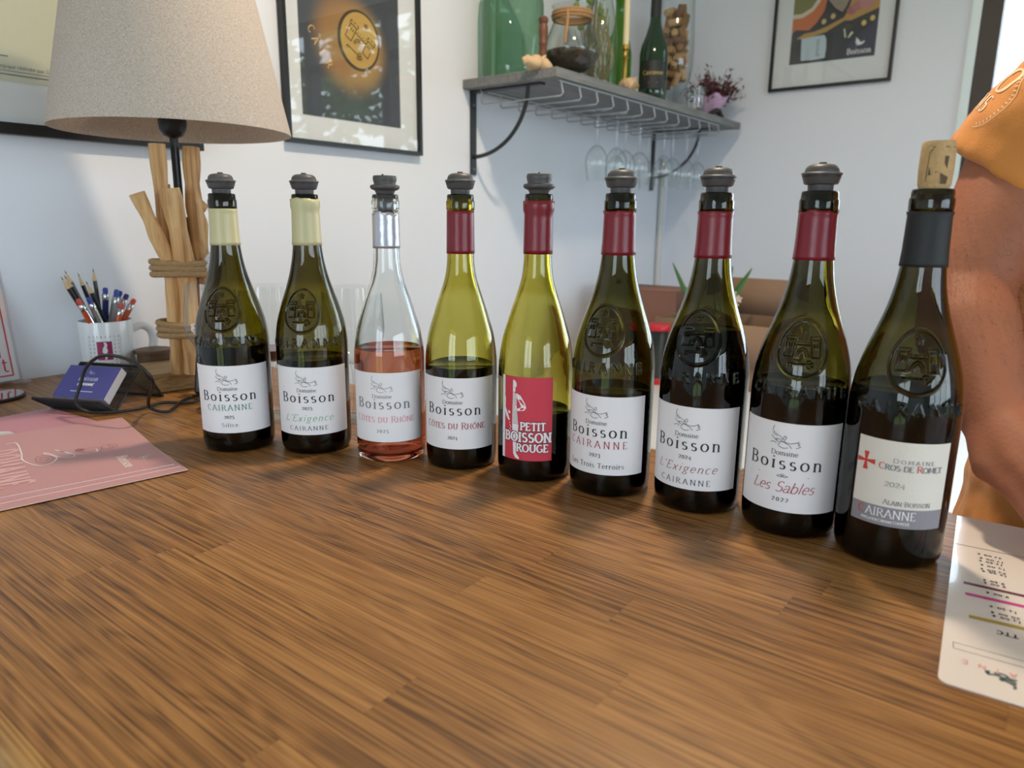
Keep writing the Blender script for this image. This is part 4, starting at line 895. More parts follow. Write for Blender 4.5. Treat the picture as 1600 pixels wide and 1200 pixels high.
# ================================================================== lamp
LX, LY = .588, 1.098
lamp = thing('table_lamp', 'driftwood table lamp with beige linen shade against the white wall', 'lamp', (LX, LY, 0))
o = MB().box((0, 0, 0), (.120, .116, .030)).build('base_block', BLOCKW, lamp, (.591 - LX, 1.150 - LY, .0152), (0, 0, R_(-11.5)))
bm_ = o.modifiers.new('b', 'BEVEL'); bm_.width = .002
MB().lathe([(.0062, .03), (.0062, .395)], 16).build('pole', BLACKM, lamp, (0, 0, 0))
MB().lathe([(.006, .385), (.014, .389), (.019, .397), (.020, .408), (.018, .45), (0, .45)], 24).build('bulb_socket', BLACKM, lamp)
def linen():
    m = mat('linen_shade', (214, 203, 188), .9); nt = m.node_tree; N = nt.nodes; p = N['Principled BSDF']; tc = N.new('ShaderNodeTexCoord')
    mx_prev = None
    for k, (sc, amt) in enumerate((((300, 300, 1400), .5), ((1300, 1300, 260), .5))):
        mp = N.new('ShaderNodeMapping'); mp.inputs['Scale'].default_value = sc; nt.links.new(tc.outputs['Object'], mp.inputs[0])
        n_ = N.new('ShaderNodeTexNoise'); n_.inputs['Scale'].default_value = 1; n_.inputs['Detail'].default_value = 2; nt.links.new(mp.outputs[0], n_.inputs['Vector'])
        if mx_prev is None: mx_prev = n_.outputs['Fac']
        else:
            a_ = N.new('ShaderNodeMath'); a_.operation = 'ADD'; nt.links.new(mx_prev, a_.inputs[0]); nt.links.new(n_.outputs['Fac'], a_.inputs[1]); mx_prev = a_.outputs[0]
    mr = N.new('ShaderNodeMapRange'); mr.inputs['From Min'].default_value = .7; mr.inputs['From Max'].default_value = 1.3; nt.links.new(mx_prev, mr.inputs['Value'])
    mx = N.new('ShaderNodeMix'); mx.data_type = 'RGBA'; mx.inputs['A'].default_value = lin(194, 179, 165); mx.inputs['B'].default_value = lin(240, 228, 218)
    nt.links.new(mr.outputs[0], mx.inputs['Factor']); nt.links.new(mx.outputs['Result'], p.inputs['Base Color'])
    tr = N.new('ShaderNodeBsdfTranslucent'); nt.links.new(mx.outputs['Result'], tr.inputs['Color']); ms = N.new('ShaderNodeMixShader'); ms.inputs[0].default_value = .3
    nt.links.new(p.outputs[0], ms.inputs[1]); nt.links.new(tr.outputs[0], ms.inputs[2]); nt.links.new(ms.outputs[0], N['Material Output'].inputs['Surface'])
    return m
MB().lathe([(.1640, .394), (.1648, .393), (.1652, .395), (.1010, .695), (.0995, .695), (.1640, .394)], 96).build('lamp_shade', linen(), lamp, (-.003, -.012, 0), smooth=50)
for s in (0, 2.09, 4.19): MB().tube([(.012 * math.cos(s), .012 * math.sin(s), .445), (.148 * math.cos(s) - .003, .148 * math.sin(s) - .012, .462)], .0015, 5).build('shade_spoke', BLACKM, lamp)
def stick(pts, rad, seed):
    rd = random.Random(seed); c = smooth_curve([(p[0] - LX, p[1] - LY, p[2]) for p in pts], 6)
    rr = [rad * (1 + .10 * math.sin(k * .8 + seed) + rd.uniform(-.04, .04)) for k in range(len(c))]
    MB().tube(c, rr, 12).build('stick', DRIFT, lamp, smooth=60)
ZB = .0302
stick([(.560, 1.095, ZB), (.556, 1.085, .10), (.552, 1.075, .19), (.534, 1.075, .25), (.516, 1.08, .303)], .0105, 1)
stick([(.570, 1.105, ZB), (.566, 1.095, .10), (.561, 1.09, .19), (.555, 1.085, .28), (.5545, 1.085, .374)], .0112, 2)
stick([(.575, 1.078, ZB), (.573, 1.070, .10), (.570, 1.064, .18), (.563, 1.062, .25), (.5565, 1.064, .311)], .0145, 3)
stick([(.600, 1.082, ZB), (.599, 1.074, .10), (.597, 1.070, .18), (.600, 1.075, .26), (.600, 1.078, .31), (.604, 1.080, .373)], .0122, 4)
stick([(.612, 1.105, ZB), (.610, 1.098, .10), (.614, 1.094, .18), (.617, 1.095, .25), (.612, 1.092, .28), (.621, 1.092, .292)], .0110, 5)
stick([(.585, 1.120, ZB), (.582, 1.116, .12), (.577, 1.112, .22), (.570, 1.108, .318)], .0090, 6)
stick([(.603, 1.122, ZB), (.605, 1.118, .12), (.603, 1.113, .20), (.606, 1.11, .27)], .0095, 7)
def rope(zc, n, cx, cy, ax, ay):
    for k in range(n):
        pts = [(cx - LX + ax * math.cos(t), cy - LY + ay * math.sin(t), zc + (k - (n - 1) / 2) * .0085 + .0012 * math.sin(2 * t + k)) for t in np.linspace(0, 2 * pi, 41)]
        MB().tube(pts, .0049, 8, cap=False).build('rope_turn', ROPE, lamp)
rope(.194, 3, .5825, 1.090, .046, .042); rope(.100, 3, .585, 1.096, .044, .042)
# badge hung on the sticks
t = thing('tin_badge', 'round tin badge with small red print fixed to the driftwood lamp', 'badge', (.612, 1.040, .200), (R_(84), 0, R_(-25)))
MB().lathe([(0, -.003), (.022, -.003), (.0225, 0), (.021, .0022), (.012, .003), (0, .0033)], 40).build('face', mat('badge_tin', (216, 214, 218), .3, metal=.3), t)
mb = MB(); ribbons(mb, [(E_(0, 0, .0025, .0025, 0, 360), [.0012] * 15), (E_(0, 0, .009, .009, 40, 140), [.0008] * 15), (E_(.003, -.009, .0012, .0012, 0, 360), [.0006] * 15)], lambda x, y: (x, y, .0035)); mb.build('red_print', INKBORD, t, smooth=None, fix=False)
mb = MB()
for k in range(9): 
    an = R_(120 + 14 * k); ribbons(mb, line([(.0165 * math.cos(an), .0165 * math.sin(an)), (.0185 * math.cos(an), .0185 * math.sin(an))], .0009), lambda x, y: (x, y, .0031))
mb.build('rim_print', INKG, t, smooth=None, fix=False)

# round dark wooden box beside the lamp block
t = thing('round_wooden_box', 'low round dark wooden box between the mug and the lamp base', 'box', (.594, 1.240, 0))
DARKW = mat('dark_wood', (92, 66, 42), .5, var=.35, vscale=30)
MB().lathe([(0, .0002), (.025, .0002), (.027, .003), (.027, .040)], 40).build('body', DARKW, t)
MB().lathe([(.027, .0395), (.030, .0405), (.0305, .045), (.029, .047), (0, .0475)], 40).build('lid', DARKW, t)

# ================================================================== mug, pencils and pens
MX, MY = .541, 1.290
mug = thing('mug', 'white mug with a square printed emblem holding pencils and pens', 'mug', (MX, MY, 0))
CER = mat('white_ceramic', (232, 235, 240), .18, coat=.3)
MB().lathe([(0, .001), (.036, .0005), (.039, .003), (.0415, .01), (.0415, .096), (.0408, .0985), (.0395, .0985), (.0385, .096), (.0385, .012), (.034, .008), (0, .008)], 56).build('cup', CER, mug, smooth=50)
hd = R_(-5); hx, hy = math.cos(hd), math.sin(hd)
hp = smooth_curve([(.040, .078), (.058, .083), (.072, .074), (.076, .055), (.070, .034), (.056, .022), (.040, .020)], 5)
MB().tube([(p[0] * hx, p[0] * hy, p[1]) for p in hp], .0058, 10, flat=1.3).build('handle', CER, mug, smooth=60)
mf = math.atan2(-MY, -MX) - R_(7); mfn = lab_fn(.0418, mf, .0)
mfn2 = lab_fn(.0420, mf, .0)
PLUM = mat('mug_plum', (150, 26, 84), .4)
b = MB()
for j in range(6):
    p, q = -.0115 + .023 * j / 6, -.0115 + .023 * (j + 1) / 6; b.poly([mfn(p, .036), mfn(q, .036), mfn(q, .067), mfn(p, .067)])
b = b.build('printed_square', PLUM, mug, fix=False, smooth=None)
sf = MB(); patch(sf, [(-.002, .047), (.003, .047), (.0045, .052), (.003, .057), (.0045, .061), (.003, .065), (-.001, .066), (.0005, .061), (-.0025, .056), (-.0035, .050)], mfn2); patch(sf, [(-.001, .037), (.002, .037), (.003, .041), (.0015, .045), (0, .041)], mfn2)
sf.build('printed_figure', CER, b, smooth=None, fix=False)
tk = []; rd = random.Random(6)
for r_ in range(8):
    for c_ in range(8):
        x = -.022 + .0063 * c_; y = .029 + .0065 * r_
        if -.0125 < x < .0125 and .034 < y < .069: continue
        tk += line([(x, y - .0016), (x + rd.uniform(-.0006, .0006), y + .0018)], rd.uniform(.0006, .0012))
tk += line([(-.025, .0765), (.025, .0765)], .0003) + line([(-.025, .025), (.025, .025)], .0003) + line([(-.025, .025), (-.025, .0765)], .0003) + line([(.025, .025), (.025, .0765)], .0003)
put(mug, mfn, tk, INKG, 'printed_letters'); put(mug, mfn, line([(-.024, .0205), (.024, .0205)], .0012), mat('mug_red', (180, 70, 100), .5), 'printed_line')
GRAPH = mat('graphite', (50, 50, 54), .4); PENW = mat('pencil_wood', (216, 186, 146), .7)
def place_between(o, p0, p1):
    d_ = (Vector(p1) - Vector(p0)); o.location = (p0[0], p0[1], p0[2] + TZ); o.rotation_euler = d_.to_track_quat('Z', 'Y').to_euler(); return d_.length
def pencil(bot, tip, label):
    t = thing('pencil', label, 'pencil', (0, 0, 0), group='black pencils in the mug'); L = place_between(t, bot, tip)
    MB().lathe([(0, 0), (.0036, 0), (.0036, L - .021)], 6).build('barrel', mat('pencil_black', (24, 25, 28), .3), t, smooth=20)
    MB().lathe([(.0036, L - .0212), (.0011, L - .0055)], 12).build('wood_cone', PENW, t)
    MB().lathe([(.0011, L - .0055), (.0002, L), (0, L)], 8).build('graphite_tip', GRAPH, t)
zb = .0095
for k, (bx_, by_, tx, ty, tz) in enumerate(((.555, 1.283, .4797, 1.285, .1746), (.560, 1.293, .4884, 1.295, .1762), (.556, 1.303, .4958, 1.310, .183), (.565, 1.281, .5124, 1.275, .1666), (.560, 1.311, .5174, 1.315, .1770), (.545, 1.307, .5431, 1.318, .1835))):
    pencil((bx_, by_, zb), (tx, ty, tz), 'black pencil, sharpened tip up, in the white mug')
def pen(bot, tip, barrel, ball, label):
    t = thing('stylus_pen', label, 'pen', (0, 0, 0), group='ballpoint pens in the mug'); L = place_between(t, bot, tip)
    MB().lathe([(0, 0), (.001, .002), (.0045, .012), (.0048, L - .022)], 14).build('barrel', mat('pen_' + barrel[0], barrel[1], .25), t)
    MB().lathe([(.0050, L - .022), (.0054, L - .020), (.0054, L - .012), (.0046, L - .011)], 14).build('chrome_band', mat('chrome', (210, 210, 215), .12, metal=1), t)
    MB().lathe([(.0044, L - .0112), (.0038, L - .009), (.0044, L - .005), (.0034, L - .001), (0, L)], 14).build('stylus_tip', mat('stylus_' + ball[0], ball[1], .35), t)
    MB().tube([(.0058, 0, L - .02), (.0075, 0, L - .024), (.0072, 0, L - .055)], .0012, 6).build('clip', mat('chrome', (210, 210, 215), .12, metal=1), t)
ORB = ('orange', (206, 84, 46)); BLB = ('blue', (40, 52, 120)); SIB = ('silver', (150, 146, 146)); RDT = ('red', (206, 80, 70)); BLT = ('deep_blue', (44, 66, 160)); PUT = ('purple', (60, 40, 110))
for (bx_, by_, tx, ty, tz, br_, tp, lb) in ((.545, 1.276, .4937, 1.268, .1395, ORB, RDT, 'orange pen with red stylus tip, leaning among the pencils in the mug'),
    (.555, 1.274, .5114, 1.272, .1403, SIB, BLT, 'silver pen with blue stylus tip, leaning among the pencils in the mug'),
    (.545, 1.318, .5541, 1.305, .1515, BLB, BLT, 'dark blue pen with blue stylus tip, upright in the mug'),
    (.535, 1.290, .5661, 1.290, .1455, SIB, BLT, 'silver pen with blue stylus tip in the tight cluster by the mug handle'),
    (.530, 1.300, .5726, 1.304, .1470, SIB, BLT, 'silver pen with blue stylus tip in the tight cluster by the mug handle'),
    (.525, 1.310, .5809, 1.310, .1435, BLB, BLT, 'dark blue pen leaning towards the mug handle behind the others'),
    (.520, 1.300, .5860, 1.298, .1385, SIB, PUT, 'silver pen with purple stylus tip leaning over the mug handle'),
    (.530, 1.272, .5610, 1.266, .1275, ORB, RDT, 'short orange pen with red stylus tip in front of the blue ones'),
    (.515, 1.288, .5890, 1.279, .1310, ORB, RDT, 'orange pen with red stylus tip leaning over the mug handle')):
    pen((bx_, by_, zb), (tx, ty, tz), br_, tp, lb)

# ================================================================== acrylic sign and disc
t = thing('acrylic_sign', 'clear acrylic stand with a red-framed print on the bar by the wall', 'sign', (.425, 1.340, 0), (R_(-9), 0, R_(2)))
box('panel', (-.11, .003, .101), (.22, .0025, .2), ACRYL, t)
box('foot_plate', (-.11, -.012, .0035), (.22, .04, .0065), ACRYL, t)
MB().poly([(-.218, .005, .008), (-.003, .005, .008), (-.003, .005, .198), (-.218, .005, .198)]).build('paper_insert', mat('sign_paper', (240, 238, 238), .7), t, fix=False)
fs = lambda x, y: (x, .0046 - .0052, y)
ribbons(MB(), line([(-.012, .016), (-.012, .136)], .0022) + line([(-.21, .016), (-.012, .016)], .0022) + shift(text('n', .040, thick=.11, thin=.09)[0], -.034, .046) + shift(text('nt', .024, thick=.11, thin=.09)[0], -.030, .0225), lambda x, y: (x, .0012, y)).build('red_print', INKRED, t, smooth=None, fix=False)
t = thing('silver_disc', 'round mirror-bright disc with dark rim lying on the bar by the sign', 'coaster', (.352, 1.262, 0))
MB().lathe([(0, .0003), (.046, .0003), (.047, .004), (.044, .0055)], 48).build('rim', BLACKP, t)
MB().lathe([(.0445, .0056), (0, .0062)], 48).build('mirror_face', mat('mirror_silver', (225, 225, 228), .05, metal=1), t, fix=False)

# ================================================================== card holder, cards, adapter and cable
ch = thing('card_holder', 'black wire-mesh desk holder for business cards', 'card holder', (.412, 1.083, 0), (0, 0, R_(-64)))
# local: x along the width (towards the camera right), y away from the front
MESHB = mat('mesh_black', (20, 20, 21), .5)
Wd = .098
def wire_plane(name, p00, p10, p01, p11, nu, nv, rim=.0022, wire=.00045):
    A, B, C, D = map(Vector, (p00, p10, p01, p11)); mb = MB()
    for k in range(1, nu): mb.tube([A.lerp(B, k / nu), C.lerp(D, k / nu)], wire, 4, cap=False)
    for k in range(1, nv): mb.tube([A.lerp(C, k / nv), B.lerp(D, k / nv)], wire, 4, cap=False)
    o = mb.build(name, MESHB, ch); o['kind'] = 'stuff'
    MB().tube([A, B, D, C, A], rim, 6).build('rim', MESHB, ch)
h = Wd / 2
wire_plane('front_mesh', (-h - .012, -.022, .020), (h, -.022, .020), (-h, .0, .0022), (h + .004, .0, .0022), 40, 10)
wire_plane('rest_mesh', (-h, .0, .0022), (h + .004, .0, .0022), (-h, .058, .056), (h + .004, .058, .056), 36, 24)
wire_plane('back_mesh', (-h, .058, .056), (h + .004, .058, .056), (-h, .098, .0022), (h + .004, .098, .0022), 36, 20)
BLUEC = mat('card_blue', (72, 70, 138), .45); CARDE = mat('card_edge', (196, 196, 206), .6)
ncard = 7
for k in range(ncard):
    c = thing('business_card', 'front blue business card with white name in the mesh holder' if k == ncard - 1 else 'blue business card with pale edge, stacked behind the front card', 'card', (0, 0, 0), group='business cards in the holder')
    cm = MB().box((0, 0, 0), (.085, .055, .0018)).build('card_stock', CARDE, c)
    b_ = MB().poly([(-.0425, -.0275, .00095), (.0425, -.0275, .00095), (.0425, .0275, .00095), (-.0425, .0275, .00095)]).build('blue_face', BLUEC, c, fix=False, smooth=None)
    dd = Vector((0, .058, .054)).normalized(); nn = Vector((0, -.054, .058)).normalized()
    ctr = Vector((-.002, 0, .004)) + dd * .034 + nn * (.0036 + .0019 * k)
    c.matrix_world = Matrix.Translation((.412, 1.083, TZ)) @ Matrix.Rotation(R_(-64), 4, 'Z') @ Matrix.Translation(ctr) @ Matrix.Rotation(math.atan2(.054, .058), 4, 'X')
    if k == ncard - 1:
        ribbons(MB(), shift(text('Boisson', .0072, thick=.15, thin=.08, serif=.1, shear=.1)[0], 0, .002) + shift(bird(.010, .03), 0, .017) + line([(-.018, -.0165), (.018, -.0165)], .0012), lambda x, y: (x, y, .0013)).build('lettering', mat('card_print', (206, 208, 226), .5), c, smooth=None, fix=False)
        ribbons(MB(), shift(text('CAIRANNE', .0042, thick=.26, thin=.16, shear=.2, track=.08)[0], 0, -.0065), lambda x, y: (x, y, .0013)).build('bold_lettering', PAPER, c, smooth=None, fix=False)
t = thing('power_adapter', 'black power adapter block standing beside the lamp base', 'adapter', (.572, 1.020, .0345), (R_(0), R_(14), R_(35)))
o = MB().box((0, 0, 0), (.026, .040, .058)).build('housing', BLACKP, t); bv = o.modifiers.new('b', 'BEVEL'); bv.width = .003; bv.segments = 2
box('label_plate', (-.0133, 0, .002), (.0006, .030, .044), mat('adapter_grey', (66, 66, 70), .4), t)
cab = [(.5700, 1.0120, .012), (.5450, 1.0300, .004), (.5199, 1.0150, .004), (.4927, .9863, .004), (.4771, .9737, .004), (.4700, .9896, .004), (.4640, .9980, .010), (.4520, .9700, .030), (.4380, .9250, .056), (.4300, .9150, .072), (.4250, .9317, .084), (.4200, .9584, .0905), (.4150, .9980, .0900), (.4100, 1.0250, .0815), (.4030, 1.0400, .0663), (.3970, 1.0450, .0451), (.3900, 1.0480, .0228), (.4000, 1.0440, .0085), (.4250, 1.0300, .004), (.4502, 1.0200, .004), (.4750, 1.0230, .004), (.4990, 1.0280, .004), (.5200, 1.0000, .004), (.5396, 1.0000, .005), (.5570, .9950, .010)]
tag(MB().tube(smooth_curve(cab, 6), .0023, 8).build('power_cable', BLACKP, None, smooth=60), 'thin black cable looping over the card holder to the adapter', 'cable')

# ================================================================== glasses behind the bottles
for (x, y, lb) in ((.5412, .945, 'tasting glass with white print between the lamp and the first bottle'), (.5690, .852, 'wine glass with a little red wine behind the two cream-capped bottles'), (.6330, .757, 'empty wine glass behind the clear bottle of pink wine')):
    g = wine_glass('wine_glass', lb, (x, y, 0), 'wine glasses behind the bottles', H=.182, rb=.040, rrim=.034, hb=.105, rf=.034)
    if 'white print' in lb:
        an = math.atan2(-y, -x); gf = lab_fn(.0402, an - .55, .118)
        ribbons(MB(), shift(text('ella', .012, thick=.14, thin=.08)[0], 0, 0), gf).build('white_print', PAPER, g, smooth=None, fix=False)
    if 'red wine' in lb: MB().lathe([(0, .0775), (.011, .080), (.0265, .0925), (.029, .0965), (0, .0965)], 32).build('wine', mat('wine_in_glass', (96, 24, 40), .05), g)

# ================================================================== brochures
PINK = mat('brochure_pink', (198, 146, 148), .42); PINKP = mat('brochure_pink_back', (196, 136, 150), .42); PEDGE = mat('brochure_edge', (226, 205, 205), .6)
def brochure(label, R0, T0, H, z, th, m, print_=False):
    R0, T0 = Vector(R0), Vector(T0); ex = (R0 - T0); Wb = ex.length; ex.normalize(); ey = Vector((-ex.y, ex.x))   # up of the page
    if ey.x < 0: ey = -ey
    ang = math.atan2(ex.y, ex.x); t = thing('brochure', label, 'brochure', (T0.x, T0.y, z), (0, 0, ang), 'pink brochures stacked on the bar')
    # local: x = reading direction (0..Wb), y = page up, top edge at y=0
    n = 10; V_ = []; F_ = []
    for i in range(n + 1):
        for (y_, z_) in ((0, 0), (-H, 0)):
            V_.append((Wb * i / n, y_, 0)); V_.append((Wb * i / n, y_, th))
    for i in range(n):
        k = 4 * i; F_ += [(k + 1, k + 5, k + 7, k + 3), (k, k + 2, k + 6, k + 4), (k, k + 4, k + 5, k + 1), (k + 2, k + 3, k + 7, k + 6)]
    F_ += [(0, 1, 3, 2), (4 * n, 4 * n + 2, 4 * n + 3, 4 * n + 1)]
    link('pages', fixn(mesh('pages', V_, F_, 20)), PEDGE, t)
    MB().poly([(0.0004, -.0004, th + .0001), (0.0004, -H + .0004, th + .0001), (Wb - .0004, -H + .0004, th + .0001), (Wb - .0004, -.0004, th + .0001)]).build('cover', m, t, fix=False, smooth=None)
    return t, Wb, th, ex, ey, T0
brochure('pink brochure lying under the others, its violet corner towards the card holder', (.405, .925), (.3871, 1.1326), .25, .0003, .0009, PINKP)
brochure('lowest pink brochure of the stack, its corner sticking out towards the bottles', (.3735, .7295), (.412, .970), .26, .0014, .0007, PINK)
brochure('pink brochure just under the top one of the stack', (.3725, .7440), (.416, .985), .26, .0023, .0007, PINK)
t, Wb, th, ex, ey, T0 = brochure('top pink brochure with white swirl, DOMAINE lettering and a small white emblem', (.371, .7537), (.4229, .9913), .26, .0032, .0007, PINK)
def tol(p): d_ = Vector(p) - T0; return (d_.dot(ex), d_.dot(ey) if False else d_.dot(Vector((-ex.y, ex.x))))
bf = lambda x, y: (x, y, th + .0003)
WHP = mat('white_print', (240, 232, 232), .5); PALE = mat('pale_pink_print', (222, 176, 178), .5); LINEP = mat('rose_line', (160, 96, 104), .5)
swl = [(.2806, .9736), (.2906, .9696), (.2805, .924), (.2715, .892), (.2754, .8601), (.2875, .8588), (.2991, .876), (.2956, .8984), (.2983, .9024), (.3022, .8722), (.3122, .8637), (.3157, .8776), (.3095, .9), (.3091, .908), (.3121, .8893), (.3147, .8751), (.3285, .862), (.3371, .8627), (.3404, .8738)]
swc = smooth_curve([tol(p) for p in swl], 5)
ribbons(MB(), [(swc, [.0007] * len(swc))], bf).build('white_swirl', WHP, t, smooth=None, fix=False)
c0 = tol((.288, .880)); c1 = tol((.335, .872)); c2 = tol((.352, .872))
ribbons(MB(), [(E_(c0[0], c0[1], .016, .008, 0, 360), [.0003] * 15), (E_(c0[0], c0[1], .008, .004, 0, 300), [.0003] * 15), (E_(c1[0], c1[1], .012, .010, 0, 360), [.0003] * 15), (E_(c2[0], c2[1], .010, .006, 0, 360), [.0003] * 15), (E_(c2[0], c2[1] + .006, .009, .004, 0, 360), [.0003] * 15)], bf).build('rose_line_drawing', LINEP, t, smooth=None, fix=False)['kind'] = 'stuff'
hb_ = MB(); hc = tol((.3265, .884)); patch(hb_, [(hc[0] + q[0] * .006, hc[1] + q[1] * .005) for q in [(math.cos(a_), math.sin(a_)) for a_ in np.linspace(0, 2 * pi, 14)[:-1]]], bf); hb_.build('rose_dot', LINEP, t, smooth=None, fix=False)
pE = tol((.2464, .8115)); tx, wd = text('DOMAINE', .030, thick=.2, thin=.18, track=.16, sx=.72)
ribbons(MB(), shift(tx, pE[0] - wd / 2 + .004, pE[1] - .024), bf).build('pale_lettering', PALE, t, smooth=None, fix=False)
pb = tol((.3405, .803)); ribbons(MB(), shift(text('Boisson', .0105, thick=.2, thin=.08, serif=.12)[0], pb[0], pb[1] - .004) + shift(bird(.017, .03), pb[0], pb[1] + .022), bf).build('white_lettering', WHP, t, smooth=None, fix=False)
t = thing('glass_token', 'small round clear token lying on the pink brochure', 'token', (.292, 1.027, .0014))
MB().lathe([(0, .0002), (.013, .0002), (.014, .0015), (.0125, .0025), (.010, .0020), (0, .0020)], 32).build('disc', mat('frosted_token', (206, 204, 210), .25), t)

# ================================================================== price list
PLX, PLY, PLA = .463, .0285, R_(4.5)
pl = thing('price_list', 'laminated white price list with coloured bars lying on the bar', 'price list', (PLX, PLY, .0003), (0, 0, PLA))
# local: x away from the camera (page down), -y across the page
PW, PH = .213, .303
V_ = [(0, -.006), (.006, 0), (PH, 0), (PH, -PW), (0, -PW)]
mbp = MB(); cor = [(.006 - .006 * math.cos(t), -.006 + .006 * math.sin(t)) for t in np.linspace(0, pi / 2, 6)] + [(PH, 0), (PH, -PW), (0, -PW)]
k = len(cor); mbp.v = [(x, y, 0) for x, y in cor] + [(x, y, .0007) for x, y in cor]; mbp.f = [tuple(range(k, 2 * k)), tuple(reversed(range(k)))] + [(i, (i + 1) % k, (i + 1) % k + k, i + k) for i in range(k)]
LAM = mat('laminated_paper', (234, 226, 222), .16, coat=.4)
mbp.build('sheet', LAM, pl, smooth=20)
def pg(wx, wy):
    d_ = Vector((wx - PLX, wy - PLY)); ca, sa = math.cos(-PLA), math.sin(-PLA); return (d_.x * ca - d_.y * sa, d_.x * sa + d_.y * ca)
pfn = lambda x, y: (x, y, .0009)
def bar_(p0, p1, wd, m, nm):
    a_, b_ = pg(*p0), pg(*p1); dx, dy = b_[0] - a_[0], b_[1] - a_[1]; l = -.19 / dy; ribbons(MB(), line([a_, (a_[0] + dx * l, a_[1] + dy * l)], wd), pfn).build(nm, m, pl, smooth=None, fix=False)
bar_((.6155, .031), (.6195, -.007), .0042, mat('bar_plum', (112, 62, 82), .3), 'plum_bar'); bar_((.5965, .028), (.601, -.008), .0046, mat('bar_pink', (206, 76, 152), .3), 'pink_bar'); bar_((.5605, .022), (.5655, -.01), .0046, mat('bar_gold', (176, 154, 70), .3), 'gold_bar')
bar_((.692, .047), (.697, -.003), .0007, INK, 'rule')
rows = [(.683, .022, '27.00'), (.675, .020, '17.00'), (.669, .020, '17.50'), (.661, .018, '14.00'), (.653, .017, '24.00'), (.649, .016, '12.50'), (.632, .015, '9.50'), (.627, .014, '9.00'), (.610, .011, '9.00'), (.588, .006, '14.50'), (.579, .004, '20.00'), (.574, .003, '14.00')]
upside = []
for wx, wy, s_ in rows:
    p = pg(wx, wy - .002); tx, wd = text(s_ + ' €', .0038, thick=.19, thin=.14, track=.14, sx=1.1); upside += [([(p[0] - q[1], p[1] + q[0]) for q in pts], hw) for pts, hw in tx]
def ups(s_, size, wx, wy, **kw):
    p = pg(wx, wy); tx, wd = text(s_, size, **kw); return [([(p[0] - q[1], p[1] + q[0]) for q in pts], hw) for pts, hw in tx]
upside += ups('TTC', .0050, .552, -.001, thick=.22, thin=.14, track=.15)
ribbons(MB(), upside, pfn).build('printed_prices', INK, pl, smooth=None, fix=False)
ribbons(MB(), ups('DOMAINE', .0052, .500, -.010, thick=.14, thin=.09, track=1.0), pfn).build('printed_heading', INKROSE, pl, smooth=None, fix=False)
bd = bird(.016, .10); pb_ = pg(.488, -.002); ribbons(MB(), [([(pb_[0] - q[1], pb_[1] + q[0]) for q in pts], hw) for pts, hw in bd], pfn).build('printed_dove', mat('ink_slate', (90, 106, 112), .5), pl, smooth=None, fix=False)
a_ = pg(.5165, .0265); c_ = pg(.5085, .0255)
ribbons(MB(), line([a_, (a_[0], a_[1] - .16)], .0004) + line([c_, (c_[0], c_[1] - .16)], .0004) + line([a_, c_], .0004), pfn).build('printed_box', INKG, pl, smooth=None, fix=False)

# ================================================================== behind the bar: white table, cartons, plant
TT = -.193
wt = thing('white_table', 'white table behind the bar holding cartons and an orchid', 'table', (1.85, .55, FZ))
box('table_top', (0, 0, TT - FZ - .0125), (1.05, 1.55, .025), mat('table_white', (212, 213, 216), .4), wt, bevel=.002)
for sx in (-1, 1):
    for sy in (-1, 1): box('leg', (sx * .48, sy * .73, (TT - FZ - .025) / 2), (.045, .045, TT - FZ - .026), WHITE, wt)
CARD = mat('carton_brown', (140, 112, 90), .85, var=.08, vscale=20); CARDR = mat('carton_reddish', (136, 98, 84), .85, var=.08, vscale=20)
def carton(label, cx, cy, dx, dy, hgt, m, flaps):
    t = thing('cardboard_carton', label, 'carton', (cx, cy, TT + .0005), group='cartons on the white table'); th = .005
    box('bottom', (0, 0, th / 2), (dx, dy, th), m, t)
    for s_ in (-1, 1):
        box('side_panel', (s_ * (dx / 2 - th / 2), 0, hgt / 2), (th, dy, hgt), m, t); box('side_panel', (0, s_ * (dy / 2 - th / 2), hgt / 2), (dx - 2 * th, th, hgt), m, t)
    for (ax, s_, an, L) in flaps:
        if ax == 'x': v = [(s_ * dx / 2, -dy / 2, hgt), (s_ * dx / 2, dy / 2, hgt), (s_ * (dx / 2 + L * math.cos(an)), dy / 2, hgt + L * math.sin(an)), (s_ * (dx / 2 + L * math.cos(an)), -dy / 2, hgt + L * math.sin(an))]
        else: v = [(-dx / 2, s_ * dy / 2, hgt), (dx / 2, s_ * dy / 2, hgt), (dx / 2, s_ * (dy / 2 + L * math.cos(an)), hgt + L * math.sin(an)), (-dx / 2, s_ * (dy / 2 + L * math.cos(an)), hgt + L * math.sin(an))]
        o = MB().poly(v).build('flap', m, t, fix=False); o.modifiers.new('s', 'SOLIDIFY').thickness = .004
    return t
carton('open brown cardboard carton with upright flap, the orchid standing in it', 2.10, .790, .26, .36, .185, CARD, (('x', 1, R_(88), .112), ('x', -1, R_(-84), .11), ('y', -1, R_(-60), .1)))
carton('closed reddish-brown cardboard carton beside the open one', 2.24, 1.12, .22, .28, .245, CARDR, (('x', 1, R_(178), .11), ('x', -1, R_(178), .11)))
t = thing('red_lidded_jar', 'dark glass jar with a red lid on the white table', 'jar', (1.905, .928, TT + .0005))
LIDR = mat('lid_red', (196, 36, 48), .35)
MB().lathe([(0, 0), (.032, 0), (.033, .004), (.033, .016), (.031, .018)], 36).build('red_base', LIDR, t)
MB().lathe([(.030, .017), (.030, .155), (.027, .158), (0, .158)], 36).build('body', mat('dark_jar_glass', (44, 50, 50), .12), t)
MB().lathe([(.030, .156), (.0355, .158), (.0365, .164), (.0355, .172), (.034, .1745), (0, .176)], 40).build('lid', LIDR, t)
t = thing('potted_orchid', 'green-leaved orchid with pale flowers standing in the open carton', 'plant', (2.08, .83, TT + .006))
